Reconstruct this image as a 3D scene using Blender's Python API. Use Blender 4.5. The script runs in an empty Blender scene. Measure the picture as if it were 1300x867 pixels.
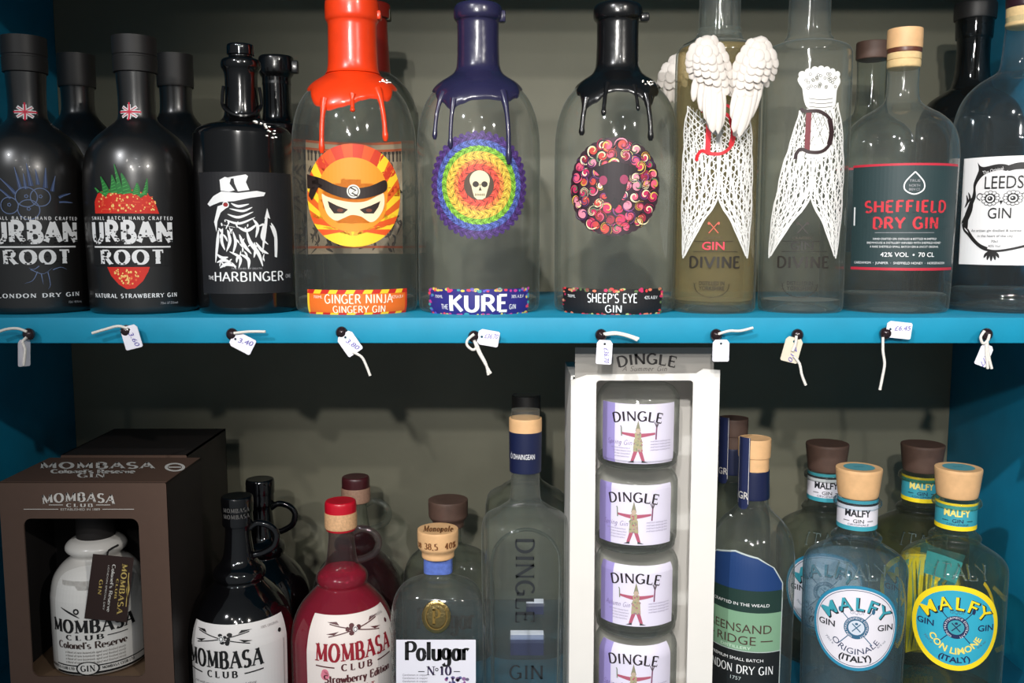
import bpy, bmesh, math, random
from math import sin, cos, pi, radians, asin, atan2, sqrt
from mathutils import Vector, Matrix
from mathutils.geometry import tessellate_polygon

scene = bpy.context.scene
COL = scene.collection
random.seed(7)

# ------------------------------------------------------------------ camera
F, CX, CY = 1200.0, 650.0, 433.5            # focal length and centre of a 1300x867 frame
PITCH = radians(6.5)
CAMY, CAMZ = -0.62, 0.0547                   # shelf front edge is y = 0, upper shelf top z = 0
cam = bpy.data.cameras.new('camera'); cam.sensor_width = 36.0; cam.lens = F / 1300 * 36
cam.clip_start = 0.01
camo = bpy.data.objects.new('camera', cam); COL.objects.link(camo)
camo.location = (0, CAMY, CAMZ); camo.rotation_euler = (pi / 2 - PITCH, 0, 0)
scene.camera = camo

# ------------------------------------------------------------------ light
vs = scene.view_settings
vs.view_transform = 'Standard'; vs.look = 'None'; vs.gamma = 1.0; vs.use_curve_mapping = False
vs.exposure = 0.0
w = bpy.data.worlds.new('shop_air'); scene.world = w; w.use_nodes = True
wn, wl = w.node_tree.nodes, w.node_tree.links              # the dim shop in front of the shelves, darker towards the back
tc = wn.new('ShaderNodeTexCoord'); sx = wn.new('ShaderNodeSeparateXYZ'); wl.new(tc.outputs['Generated'], sx.inputs[0])
mr = wn.new('ShaderNodeMapRange'); mr.inputs[1].default_value = 0.3; mr.inputs[2].default_value = -1.0; mr.inputs[3].default_value = 0.01; mr.inputs[4].default_value = 0.25
wl.new(sx.outputs['Y'], mr.inputs[0]); wl.new(mr.outputs[0], wn['Background'].inputs[1])
wn['Background'].inputs[0].default_value = (0.86, 0.94, 1.0, 1)

def spot(name, loc, aim, power, color, radius=0.02, size=70, blend=0.8):
    l = bpy.data.lights.new(name, 'SPOT'); l.energy = power; l.color = color
    l.shadow_soft_size = radius; l.spot_size = radians(size); l.spot_blend = blend
    o = bpy.data.objects.new(name, l); COL.objects.link(o); o.location = loc
    o.rotation_euler = (Vector(aim) - Vector(loc)).to_track_quat('-Z', 'Y').to_euler()
    return o
spot('ceiling_spot', (-0.09, -1.24, 0.416), (0.16, 0.0, 0.04), 36, (1.0, 0.97, 0.93), 0.016, 46, 1.0)
spot('ceiling_spot', (-0.17, -1.20, 0.49), (0.17, 0.0, 0.0), 23, (1.0, 0.97, 0.92), 0.014, 46, 1.0)
spot('ceiling_spot', (0.80, -1.30, 0.70), (0.08, 0.0, 0.06), 28, (1.0, 0.95, 0.88), 0.016, 44, 1.0)
spot('ceiling_spot', (-1.0, -1.75, 1.3), (0.30, 0.05, -0.10), 122, (0.97, 0.98, 1.0), 0.022, 34, 1.0)
spot('ceiling_spot', (0.35, -2.4, 1.5), (0.10, 0.0, 0.0), 10, (0.93, 0.97, 1.0), 0.022, 45, 1.0)
spot('ceiling_spot', (-0.40, -1.5, 0.85), (0.10, 0.0, 0.05), 5, (1.0, 0.97, 0.92), 0.010, 45, 1.0)
spot('ceiling_spot', (0.30, -1.4, 0.62), (0.10, 0.0, 0.05), 5, (1.0, 0.97, 0.92), 0.010, 45, 1.0)

scene.cycles.transparent_max_bounces = 40
scene.cycles.max_bounces = 10
scene.cycles.transmission_bounces = 10
scene.cycles.sample_clamp_indirect = 4.0

# ------------------------------------------------------------------ pixel <-> place
def ray(px, py):
    dx = (px - CX) / F; dy = (CY - py) / F
    return dx, cos(PITCH) + dy * sin(PITCH), dy * cos(PITCH) - sin(PITCH)
def at(px, py, Y):
    dx, f, u = ray(px, py); t = (Y - CAMY) / f
    return Vector((dx * t, Y, CAMZ + u * t))
def zat(py, Y): return at(CX, py, Y).z
def mpp(Y, z): return ((Y - CAMY) * cos(PITCH) + (CAMZ - z) * sin(PITCH)) / F   # metres per pixel there
def project(p):
    d = (p.y - CAMY) * cos(PITCH) + (CAMZ - p.z) * sin(PITCH)
    u = (p.y - CAMY) * sin(PITCH) - (CAMZ - p.z) * cos(PITCH)
    return CX + p.x / d * F, CY - u / d * F

# ------------------------------------------------------------------ materials
def lin(c):
    c = c / 255.0
    return c / 12.92 if c <= 0.04045 else ((c + 0.055) / 1.055) ** 2.4
def rgb(*c): return (lin(c[0]), lin(c[1]), lin(c[2]), 1)
def new_mat(name):
    m = bpy.data.materials.new(name); m.use_nodes = True
    return m, m.node_tree.nodes, m.node_tree.links, m.node_tree.nodes['Principled BSDF']
def plain(name, c, rough=0.5, metal=0.0, coat=0.0, noise=0.0, nscale=60, bump=0.0):
    m, n, l, b = new_mat(name)
    b.inputs['Base Color'].default_value = rgb(*c); b.inputs['Roughness'].default_value = rough
    b.inputs['Metallic'].default_value = metal; b.inputs['Coat Weight'].default_value = coat
    if noise or bump:
        t = n.new('ShaderNodeTexCoord'); q = n.new('ShaderNodeTexNoise'); q.inputs['Scale'].default_value = nscale
        q.inputs['Detail'].default_value = 6; l.new(t.outputs['Object'], q.inputs['Vector'])
        if noise:
            r = n.new('ShaderNodeMapRange'); r.inputs[1].default_value = 0.25; r.inputs[2].default_value = 0.75
            r.inputs[3].default_value = 1 - noise; r.inputs[4].default_value = 1 + noise * 0.6
            l.new(q.outputs['Fac'], r.inputs[0])
            x = n.new('ShaderNodeMix'); x.data_type = 'RGBA'; x.blend_type = 'MULTIPLY'; x.inputs[0].default_value = 1
            x.inputs[6].default_value = rgb(*c); l.new(r.outputs[0], x.inputs[7]); l.new(x.outputs[2], b.inputs['Base Color'])
        if bump:
            u = n.new('ShaderNodeBump'); u.inputs['Strength'].default_value = bump; u.inputs['Distance'].default_value = 0.002
            l.new(q.outputs['Fac'], u.inputs['Height']); l.new(u.outputs[0], b.inputs['Normal'])
    return m
INKS = {}
def ink(r, g, b, rough=0.55, metal=0.0):
    k = (r, g, b, rough, metal)
    if k not in INKS: INKS[k] = plain('ink_%d_%d_%d' % (r, g, b), (r, g, b), rough, metal)
    return INKS[k]
def glass(name, mid, edge, refr=0.22, ior=1.12, spec=1.0, rough=0.0, haze=0.02, hcol=(235, 238, 230)):
    """bottle glass: tinted walls that absorb more where you look along them, a share of refraction, fresnel gloss"""
    m, n, l, b = new_mat(name); n.remove(b)
    out = n['Material Output']
    lw = n.new('ShaderNodeLayerWeight'); lw.inputs['Blend'].default_value = 0.5
    cr = n.new('ShaderNodeValToRGB'); e = cr.color_ramp.elements
    e[0].position = 0.45; e[0].color = rgb(*mid); e[1].position = 0.97; e[1].color = rgb(*edge)
    l.new(lw.outputs['Facing'], cr.inputs[0])
    tr = n.new('ShaderNodeBsdfTransparent'); l.new(cr.outputs[0], tr.inputs[0])
    rf = n.new('ShaderNodeBsdfRefraction'); rf.inputs['IOR'].default_value = ior; rf.inputs['Roughness'].default_value = rough
    l.new(cr.outputs[0], rf.inputs[0])
    m1 = n.new('ShaderNodeMixShader'); m1.inputs[0].default_value = refr
    l.new(tr.outputs[0], m1.inputs[1]); l.new(rf.outputs[0], m1.inputs[2])
    pw = n.new('ShaderNodeMath'); pw.operation = 'POWER'; pw.inputs[1].default_value = 4.0
    l.new(lw.outputs['Facing'], pw.inputs[0])
    ma = n.new('ShaderNodeMath'); ma.operation = 'MULTIPLY_ADD'; ma.inputs[1].default_value = 0.75 * spec; ma.inputs[2].default_value = 0.04 * spec
    l.new(pw.outputs[0], ma.inputs[0])
    gl = n.new('ShaderNodeBsdfGlossy'); gl.inputs['Roughness'].default_value = 0.06
    m2 = n.new('ShaderNodeMixShader'); l.new(ma.outputs[0], m2.inputs[0])
    l.new(m1.outputs[0], m2.inputs[1]); l.new(gl.outputs[0], m2.inputs[2])
    df = n.new('ShaderNodeBsdfDiffuse'); df.inputs[0].default_value = rgb(*hcol)            # diffuse share: paints brightness and a pale rim into clear glass; cloudy spirit
    tl = n.new('ShaderNodeBsdfTranslucent'); tl.inputs[0].default_value = rgb(*hcol)
    m3 = n.new('ShaderNodeMixShader'); m3.inputs[0].default_value = 0.5; l.new(df.outputs[0], m3.inputs[1]); l.new(tl.outputs[0], m3.inputs[2])
    p6 = n.new('ShaderNodeMath'); p6.operation = 'POWER'; p6.inputs[1].default_value = 7.0; l.new(lw.outputs['Facing'], p6.inputs[0])
    hz = n.new('ShaderNodeMath'); hz.operation = 'MULTIPLY_ADD'; hz.inputs[1].default_value = 0.35 if haze > .015 else 0; hz.inputs[2].default_value = haze; l.new(p6.outputs[0], hz.inputs[0])
    m4 = n.new('ShaderNodeMixShader'); l.new(hz.outputs[0], m4.inputs[0]); l.new(m2.outputs[0], m4.inputs[1]); l.new(m3.outputs[0], m4.inputs[2])
    l.new(m4.outputs[0], out.inputs[0])
    return m

def wall_paint(name, c, scale=9, amount=0.28):
    m, n, l, b = new_mat(name)
    t = n.new('ShaderNodeTexCoord'); q = n.new('ShaderNodeTexNoise'); q.inputs['Scale'].default_value = scale; q.inputs['Detail'].default_value = 9
    q2 = n.new('ShaderNodeTexNoise'); q2.inputs['Scale'].default_value = 160; q2.inputs['Detail'].default_value = 3
    l.new(t.outputs['Object'], q.inputs['Vector']); l.new(t.outputs['Object'], q2.inputs['Vector'])
    cr = n.new('ShaderNodeValToRGB'); e = cr.color_ramp.elements
    e[0].position = 0.3; e[0].color = rgb(*[x * (1 - amount) for x in c]); e[1].position = 0.7; e[1].color = rgb(*c)
    l.new(q.outputs['Fac'], cr.inputs[0]); l.new(cr.outputs[0], b.inputs['Base Color'])
    b.inputs['Roughness'].default_value = 0.6
    u = n.new('ShaderNodeBump'); u.inputs['Strength'].default_value = 0.12; u.inputs['Distance'].default_value = 0.001
    l.new(q2.outputs['Fac'], u.inputs['Height']); l.new(u.outputs[0], b.inputs['Normal'])
    return m

M = dict(
    wall=wall_paint('grey_green_paint', (130, 128, 110), 7, 0.14),
    teal=wall_paint('turquoise_paint', (0, 142, 178), 30, 0.07),
    tealshade=wall_paint('shaded_turquoise_paint', (0, 92, 120), 20, 0.1),  # the same turquoise, with the floor's shade put into the colour
    tealdark=wall_paint('turquoise_side_paint', (0, 138, 178), 20, 0.1),
    black=plain('black_satin', (20, 18, 17), 0.3, coat=0.3),
    blackcap=plain('black_cap', (30, 28, 27), 0.5),
    blackgloss=plain('black_gloss', (6, 6, 8), 0.09, coat=0.6),
    ceramic=plain('black_ceramic', (9, 9, 10), 0.16, coat=0.3),
    waxo=plain('orange_wax', (236, 62, 18), 0.28, coat=0.25, noise=0.08, nscale=90, bump=0.12),
    waxb=plain('navy_wax', (38, 36, 66), 0.26, coat=0.3, noise=0.08, nscale=90, bump=0.2),
    waxk=plain('black_wax', (14, 14, 15), 0.24, coat=0.3, bump=0.15, nscale=90),
    cork=plain('pale_wood', (222, 176, 126), 0.55, noise=0.12, nscale=140),
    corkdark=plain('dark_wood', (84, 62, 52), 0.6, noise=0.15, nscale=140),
    corklight=plain('cork', (222, 190, 136), 0.7, noise=0.14, nscale=300),
    white=plain('white_resin', (212, 204, 196), 0.5),
    tag=plain('white_card', (232, 230, 240), 0.6),
    tagbeige=plain('aged_card', (212, 202, 182), 0.7),
    string=plain('white_string', (225, 220, 212), 0.8, noise=0.1, nscale=900, bump=0.3),
    pin=plain('dark_pin_head', (42, 28, 32), 0.12, metal=0.3, coat=0.6),
    steel=plain('steel', (150, 150, 155), 0.3, metal=1.0),
    brownbox=plain('brown_card', (88, 66, 54), 0.55, noise=0.05, nscale=200),
    sidecard=plain('dark_side_card', (34, 27, 24), 0.6, noise=.1, nscale=80),
    boxshade=plain('shaded_box_card', (26, 22, 21), 0.8),  # dark void inside the gift box put into the colour
    whitebox=plain('white_box_card', (228, 224, 218), 0.5, noise=0.02),
    greycard=plain('grey_box_card', (150, 146, 140), 0.5),
    cream=plain('cream_ceramic', (222, 218, 212), 0.25, coat=0.3),
    redcap=plain('red_cap', (190, 16, 38), 0.3, coat=0.3),
    browncap=plain('maroon_cap', (62, 22, 26), 0.35, coat=0.2),
    band=plain('cap_band', (214, 168, 124), 0.55, noise=0.25, nscale=600),
    blueband=plain('blue_band', (88, 112, 188), 0.45, noise=0.25, nscale=400),
    navyband=plain('navy_band', (20, 28, 62), 0.4),
    gold=plain('gold_seal', (190, 165, 110), 0.28, metal=1.0, bump=0.3, nscale=500),
    foil=plain('foil_bits', (190, 185, 175), 0.2, metal=1.0),
    clear=glass('clear_glass', (254, 255, 254), (200, 208, 204), 0.12, 1.12, haze=.04),
    clearthick=glass('thick_clear_glass', (236, 240, 238), (130, 144, 142), 0.5, 1.3),
    aqua=glass('clear_glass_aqua', (246, 251, 253), (120, 178, 200), 0.12, 1.12),
    clearshade=glass('clear_glass_in_shade', (236, 240, 236), (120, 128, 124), 0.1, 1.12),  # clear glass again, shade of the back row put into its tint
    darkglass=glass('dark_glass', (96, 104, 108), (24, 28, 30), 0.15, haze=.01),
    pinkglass=glass('clear_jug_glass', (246, 232, 234), (176, 130, 140)),
    pinkliq=glass('pink_gin', (252, 140, 175), (200, 40, 90), 0.1, 1.1, 0.2, 0, .45, (240, 44, 100)),
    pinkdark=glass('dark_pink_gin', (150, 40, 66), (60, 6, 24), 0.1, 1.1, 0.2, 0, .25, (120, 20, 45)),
    goldliq=glass('golden_gin', (253, 243, 216), (230, 206, 150), 0.1, 1.15, 0.2, 0, .18, (214, 190, 130)),
    aqualiq=glass('clear_gin_in_blue_glass', (246, 251, 253), (190, 222, 235), 0.1, 1.12, 0.2, 0, .10, (205, 225, 232)),
)

M['black'].node_tree.nodes['Principled BSDF'].inputs['Specular IOR Level'].default_value = 0.9

# ------------------------------------------------------------------ objects
def link(o, parent=None):
    COL.objects.link(o)
    if parent: o.parent = parent
    return o
def mesh_obj(name, bm, mats, parent=None, smooth=40, origin=None):
    me = bpy.data.meshes.new(name)
    if parent is not None: origin = parent['_o']
    if origin is not None: bmesh.ops.translate(bm, verts=bm.verts, vec=-Vector(origin))
    bm.to_mesh(me); bm.free()
    for m in (mats if isinstance(mats, (list, tuple)) else [mats]): me.materials.append(m)
    if smooth:
        for p in me.polygons: p.use_smooth = True
        me.set_sharp_from_angle(angle=radians(smooth))
    o = bpy.data.objects.new(name, me); link(o, parent)
    if parent is None and origin is not None: o.location = origin
    if parent is not None: o['_o'] = tuple(parent['_o'])
    elif origin is not None: o['_o'] = tuple(origin)
    else: o['_o'] = (0, 0, 0)
    return o
def thing(name, label, cat, loc, group=None):
    o = bpy.data.objects.new(name, None); link(o); o.location = loc; o.empty_display_size = 0.02
    o['label'] = label; o['category'] = cat; o['_o'] = tuple(loc)
    if group: o['group'] = group
    return o
def tag(o, label, cat, group=None):
    o['label'] = label; o['category'] = cat
    if group: o['group'] = group
    return o

# ------------------------------------------------------------------ shapes
def catmull(pts, n=7):
    """smooth curve through the points; a repeated point keeps its corner"""
    runs, cur = [], [pts[0]]
    for p in pts[1:]:
        if p == cur[-1]: runs.append(cur); cur = [p]
        else: cur.append(p)
    runs.append(cur); out = []
    for r in runs:
        if len(r) < 3:
            out += r; continue
        for i in range(len(r) - 1):
            p0 = r[i - 1] if i else r[0]; p1, p2 = r[i], r[i + 1]; p3 = r[i + 2] if i + 2 < len(r) else r[-1]
            for k in range(n):
                t = k / n; t2, t3 = t * t, t * t * t; q = []
                for a in range(2):
                    m1 = (p2[a] - p0[a]) * 0.5; m2 = (p3[a] - p1[a]) * 0.5
                    q.append((2*t3-3*t2+1)*p1[a] + (t3-2*t2+t)*m1 + (-2*t3+3*t2)*p2[a] + (t3-t2)*m2)
                out.append(tuple(q))
        out.append(r[-1])
    res = [out[0]]
    for p in out[1:]:
        if abs(p[0]-res[-1][0]) + abs(p[1]-res[-1][1]) > 1e-6: res.append(p)
    return res
def loft(bm, prof, cx, cy, seg=72, flat=1.0, expo=2.0, close=True):
    """prof: (z, half width) from top to bottom; cross-section a superellipse, depth = flat * width"""
    rings = []
    for z, r in prof:
        ring = []
        for i in range(seg):
            a = 2 * pi * i / seg; c, s = cos(a), sin(a)
            x = abs(s) ** (2 / expo) * (1 if s >= 0 else -1); y = abs(c) ** (2 / expo) * (1 if c >= 0 else -1)
            ring.append(bm.verts.new((cx + r * x, cy - r * flat * y, z)))
        rings.append(ring)
    for a, b in zip(rings, rings[1:]):
        for i in range(seg):
            j = (i + 1) % seg; bm.faces.new((a[i], b[i], b[j], a[j]))
    if close:
        for ring, up in ((rings[0], 1), (rings[-1], 0)):
            bm.faces.new(ring if up else list(reversed(ring)))
    return rings
def tube(bm, pts, r, seg=8, cap=True):
    pts = [Vector(p) for p in pts]; n = len(pts); rings = []; up = Vector((0.123, 0.9, 0.31)).normalized()
    for i, p in enumerate(pts):
        d = (pts[min(i+1, n-1)] - pts[max(i-1, 0)]).normalized()
        a = d.cross(up).normalized() if abs(d.dot(up)) < 0.99 else d.cross(Vector((1, 0, 0))).normalized()
        b = d.cross(a); rr = r[i] if isinstance(r, (list, tuple)) else r
        rings.append([bm.verts.new(p + (a * cos(2*pi*k/seg) + b * sin(2*pi*k/seg)) * rr) for k in range(seg)])
    for A_, B_ in zip(rings, rings[1:]):
        for k in range(seg): bm.faces.new((A_[k], A_[(k+1) % seg], B_[(k+1) % seg], B_[k]))
    if cap: bm.faces.new(list(reversed(rings[0]))); bm.faces.new(rings[-1])
def smooth3(pts, n=6):
    pts = [Vector(p) for p in pts]; out = []
    for i in range(len(pts) - 1):
        p0 = pts[max(i-1, 0)]; p1 = pts[i]; p2 = pts[i+1]; p3 = pts[min(i+2, len(pts)-1)]
        for k in range(n):
            t = k / n
            out.append(0.5 * ((2*p1) + (p2-p0)*t + (2*p0-5*p1+4*p2-p3)*t*t + (3*p1-p0-3*p2+p3)*t**3))
    return out + [pts[-1]]
def blob(bm, c, rx, ry, rz, rot=None, seg=12, rings=8):
    mt = Matrix.Translation(c)
    if rot is not None: mt = mt @ rot
    bmesh.ops.create_uvsphere(bm, u_segments=seg, v_segments=rings, radius=1.0, matrix=mt @ Matrix.Diagonal((rx, ry, rz, 1)))
def box(bm, x0, y0, z0, x1, y1, z1, bev=0.0):
    r = bmesh.ops.create_cube(bm, size=1.0, matrix=Matrix.Translation(((x0+x1)/2, (y0+y1)/2, (z0+z1)/2)) @ Matrix.Diagonal((x1-x0, y1-y0, z1-z0, 1)))
    if bev: 
        es = set(e for v in r['verts'] for e in v.link_edges)
        bmesh.ops.bevel(bm, geom=list(es), offset=bev, segments=2, affect='EDGES', profile=0.5)
def plate(bm, loops, fn, t):
    """flat card with holes: loops of 2D points, fn(x, y, depth) -> place"""
    n = len(bm.verts); flat = [p for lp in loops for p in lp]
    tris = tessellate_polygon([[Vector((p[0], p[1], 0)) for p in lp] for lp in loops])
    f = [bm.verts.new(fn(p[0], p[1], 0)) for p in flat]; b = [bm.verts.new(fn(p[0], p[1], t)) for p in flat]
    for tr in tris:
        bm.faces.new([f[i] for i in tr]); bm.faces.new([b[i] for i in reversed(tr)])
    o = 0
    for lp in loops:
        m = len(lp)
        for i in range(m):
            j = (i + 1) % m; bm.faces.new((f[o+i], f[o+j], b[o+j], b[o+i]))
        o += m
    bmesh.ops.recalc_face_normals(bm, faces=bm.faces)
def rrect(x0, y0, x1, y1, r, n=5):
    out = []
    for cx, cy, a in ((x1-r, y1-r, 0), (x0+r, y1-r, 90), (x0+r, y0+r, 180), (x1-r, y0+r, 270)):
        out += [(cx + r*cos(radians(a+90*k/n)), cy + r*sin(radians(a+90*k/n))) for k in range(n+1)]
    return out

# ------------------------------------------------------------------ lettering
def ac(cx, cy, rx, ry, a0, a1, n=12):
    return [(cx + rx*cos(radians(a0+(a1-a0)*k/n)), cy + ry*sin(radians(a0+(a1-a0)*k/n))) for k in range(n+1)]
G = {
 'A': (.84, [[(.02,0),(.42,1)], [(.42,1),(.82,0)], [(.17,.36),(.67,.36)]]),
 'B': (.74, [[(.12,0),(.12,1)], [(.12,1)]+ac(.36,.76,.24,.24,90,-90)+[(.12,.52)], [(.12,.52)]+ac(.38,.26,.29,.26,90,-90)+[(.12,0)]]),
 'C': (.8, [ac(.44,.5,.38,.5,48,312,18)]),
 'D': (.84, [[(.12,0),(.12,1)], [(.12,1)]+ac(.34,.5,.43,.5,90,-90,16)+[(.12,0)]]),
 'E': (.68, [[(.12,0),(.12,1)], [(.12,1),(.6,1)], [(.12,.52),(.5,.52)], [(.12,0),(.62,0)]]),
 'F': (.64, [[(.12,0),(.12,1)], [(.12,1),(.6,1)], [(.12,.52),(.5,.52)]]),
 'G': (.86, [ac(.44,.5,.38,.5,48,318,18), [(.52,.44),(.8,.44)], [(.76,.44),(.76,.05)]]),
 'H': (.86, [[(.12,0),(.12,1)], [(.74,0),(.74,1)], [(.12,.52),(.74,.52)]]),
 'I': (.34, [[(.17,0),(.17,1)]]),
 'J': (.5, [[(.36,1),(.36,.2)]+ac(.2,.2,.16,.2,0,-140,8)]),
 'K': (.8, [[(.12,0),(.12,1)], [(.72,1),(.14,.45)], [(.3,.6),(.76,0)]]),
 'L': (.64, [[(.12,0),(.12,1)], [(.12,0),(.6,0)]]),
 'M': (1.04, [[(.12,0),(.14,1)], [(.14,1),(.52,.1)], [(.52,.1),(.9,1)], [(.9,1),(.92,0)]]),
 'N': (.88, [[(.12,0),(.12,1)], [(.12,1),(.76,0)], [(.76,0),(.76,1)]]),
 'O': (.9, [ac(.45,.5,.39,.5,0,360,26)]),
 'P': (.7, [[(.12,0),(.12,1)], [(.12,1)]+ac(.38,.74,.27,.26,90,-90)+[(.12,.48)]]),
 'R': (.8, [[(.12,0),(.12,1)], [(.12,1)]+ac(.38,.75,.26,.25,90,-90)+[(.12,.5)], [(.38,.5),(.74,0)]]),
 'S': (.68, [ac(.34,.74,.26,.26,38,270,12)[:-1]+ac(.34,.24,.28,.24,90,-142,12)]),
 'T': (.74, [[(.37,0),(.37,1)], [(.04,1),(.7,1)]]),
 'U': (.86, [[(.12,1),(.12,.32)]+ac(.43,.32,.31,.32,180,360,14)+[(.74,1)]]),
 'V': (.84, [[(.02,1),(.42,0)], [(.42,0),(.82,1)]]),
 'W': (1.16, [[(.02,1),(.32,0)], [(.32,0),(.58,.9)], [(.58,.9),(.84,0)], [(.84,0),(1.14,1)]]),
 'X': (.8, [[(.06,1),(.74,0)], [(.74,1),(.06,0)]]),
 'Y': (.8, [[(.02,1),(.4,.45)], [(.78,1),(.4,.45)], [(.4,.45),(.4,0)]]),
 'Z': (.74, [[(.06,1),(.68,1)], [(.68,1),(.06,0)], [(.06,0),(.7,0)]]),
 'a': (.6, [ac(.27,.3,.2,.3,0,360,18), [(.48,.62),(.48,.0)]]),
 'b': (.6, [[(.1,0),(.1,1)], ac(.32,.3,.2,.3,180,-180,18)]),
 'c': (.52, [ac(.29,.31,.22,.31,45,315,14)]),
 'd': (.6, [ac(.27,.3,.2,.3,0,360,18), [(.5,1),(.5,0)]]),
 'e': (.56, [[(.07,.33),(.49,.33)]+ac(.28,.32,.21,.31,0,305,16)]),
 'g': (.6, [ac(.27,.34,.2,.28,0,360,18), [(.48,.6),(.48,-.1)]+ac(.28,-.12,.2,.2,0,-160,8)]),
 'h': (.6, [[(.1,0),(.1,1)], ac(.3,.42,.2,.2,180,0,8)+[(.5,0)]]),
 'i': (.28, [[(.14,0),(.14,.62)], [(.14,.8),(.14,.9)]]),
 'l': (.28, [[(.14,0),(.14,1)]]),
 'm': (.9, [[(.1,0),(.1,.62)], ac(.27,.42,.17,.2,180,0,8)+[(.44,0)], ac(.61,.42,.17,.2,180,0,8)+[(.78,0)]]),
 'n': (.6, [[(.1,0),(.1,.62)], ac(.3,.42,.2,.2,180,0,8)+[(.5,0)]]),
 'o': (.58, [ac(.29,.31,.22,.31,0,360,18)]),
 'p': (.6, [[(.1,-.3),(.1,.62)], ac(.32,.3,.2,.3,180,-180,18)]),
 'r': (.46, [[(.1,0),(.1,.62)], ac(.28,.4,.18,.22,180,45,8)]),
 's': (.48, [ac(.24,.46,.16,.16,40,270,8)[:-1]+ac(.24,.15,.18,.15,90,-140,8)]),
 't': (.42, [[(.2,.9),(.2,.1),(.34,.02)], [(.04,.62),(.38,.62)]]),
 'u': (.6, [[(.1,.62),(.1,.2)]+ac(.3,.2,.2,.2,180,360,8)+[(.5,.62)], [(.5,.62),(.5,0)]]),
 'v': (.54, [[(.04,.62),(.27,0)], [(.27,0),(.5,.62)]]),
 'w': (.78, [[(.04,.62),(.22,0)], [(.22,0),(.39,.55)], [(.39,.55),(.56,0)], [(.56,0),(.74,.62)]]),
 'y': (.54, [[(.04,.62),(.28,.02)], [(.5,.62),(.16,-.3)]]),
 '0': (.66, [ac(.33,.5,.27,.5,0,360,22)]), '1': (.4, [[(.06,.8),(.22,1)], [(.22,1),(.22,0)]]), '2': (.62, [ac(.31,.73,.24,.27,160,-20,10)+[(.06,0)], [(.06,0),(.56,0)]]),
 '3': (.6, [ac(.28,.75,.23,.25,150,-90,10), ac(.28,.26,.26,.26,90,-150,10)]), '4': (.66, [[(.46,0),(.46,1)], [(.46,1),(.06,.3)], [(.06,.3),(.62,.3)]]), '5': (.6, [[(.12,1),(.54,1)], [(.12,1),(.1,.56)]+ac(.28,.3,.27,.3,110,-140,12)]),
 '8': (.62, [ac(.31,.76,.21,.24,0,360,16), ac(.31,.27,.26,.27,0,360,18)]), ',': (.22, [[(.12,.08),(.06,-.12)]]), '%': (.8, [ac(.2,.76,.15,.2,0,360,12), ac(.6,.24,.15,.2,0,360,12), [(.68,1),(.12,0)]]),
 "'": (.2, [[(.1,1),(.1,.8)]]), ' ': (.4, []), '-': (.5, [[(.08,.45),(.42,.45)]]), '.': (.24, [[(.12,0),(.12,.1)]]),
}
HAIR = {('M', 0): .12, ('M', 2): .12, ('A', 0): .15, ('N', 0): .12, ('N', 2): .12, ('V', 1): .15, ('U', 9): 1, ('W', 1): .15, ('W', 3): .15, ('X', 1): .15, ('Y', 1): .15, ('K', 1): .15}
def stroke_poly(pts, wf):
    """strip of quads around a polyline; wf(dx, dy) gives the pen width"""
    n = len(pts); vs_, fs = [], []
    for i, p in enumerate(pts):
        a = pts[max(i-1, 0)]; b = pts[min(i+1, n-1)]
        dx, dy = b[0]-a[0], b[1]-a[1]; d = sqrt(dx*dx+dy*dy) or 1e-9; dx /= d; dy /= d
        h = wf(dx, dy, i/(n-1)) * 0.5
        vs_ += [(p[0]-dy*h, p[1]+dx*h), (p[0]+dy*h, p[1]-dx*h)]
    for i in range(n-1): fs.append((2*i, 2*i+1, 2*i+3, 2*i+2))
    return vs_, fs
def pen_text(s, thick=.2, thin=.08, serif=.0, serif_t=.06, gap=.1):
    V, Fc, x = [], [], 0.0
    def add(v, f):
        o = len(V); V.extend(v); Fc.extend(tuple(k+o for k in q) for q in f)
    for ch in s:
        wd, st = G.get(ch, G.get(ch.upper(), G[' ']))
        for pl in st:
            hk = HAIR.get((ch.upper() if ch not in G else ch, st.index(pl)), 1.0) if thick > thin*1.7 else 1.0
            pl = [(p[0]+x, p[1]) for p in pl]
            add(*stroke_poly(pl, lambda dx, dy, t: thin + (thick-thin)*hk*abs(dy)**1.3))
            if serif:
                for e, nb in ((pl[0], pl[1]), (pl[-1], pl[-2])):
                    dx, dy = abs(e[0]-nb[0]), abs(e[1]-nb[1])
                    if dy > dx and min(abs(e[1]), abs(e[1]-1), abs(e[1]-.62)) < .01:
                        sy = serif_t if e[1] < .3 else -serif_t
                        add([(e[0]-serif, e[1]), (e[0]+serif, e[1]), (e[0]+serif, e[1]+sy), (e[0]-serif, e[1]+sy)], [(0, 1, 2, 3)])
                    elif dx > dy and e is not pl[0] and ch in 'EFLTZ':
                        sy = -.2 if e[1] > .9 else .2
                        y0 = e[1] if e[1] in (0, 1) else e[1]-.1
                        add([(e[0]-serif_t, y0), (e[0]+serif_t*.3, y0), (e[0]+serif_t*.3, y0+sy), (e[0]-serif_t, y0+sy)], [(0, 1, 2, 3)])
        x += wd + gap
    return V, Fc
TCACHE = {}
def sans_text(s, bold=0.0, space=1.0):
    k = (s, bold, space)
    if k in TCACHE: return TCACHE[k]
    cu = bpy.data.curves.new('lettering', 'FONT'); cu.body = s; cu.size = 1.0; cu.offset = bold; cu.space_character = space; cu.resolution_u = 3
    o = bpy.data.objects.new('lettering', cu); COL.objects.link(o)
    dg = bpy.context.evaluated_depsgraph_get(); ev = o.evaluated_get(dg); me = ev.to_mesh()
    V = [(v.co.x, v.co.y) for v in me.vertices]; Fc = [tuple(p.vertices) for p in me.polygons]
    ev.to_mesh_clear(); bpy.data.objects.remove(o); bpy.data.curves.remove(cu)
    TCACHE[k] = (V, Fc); return V, Fc

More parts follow.
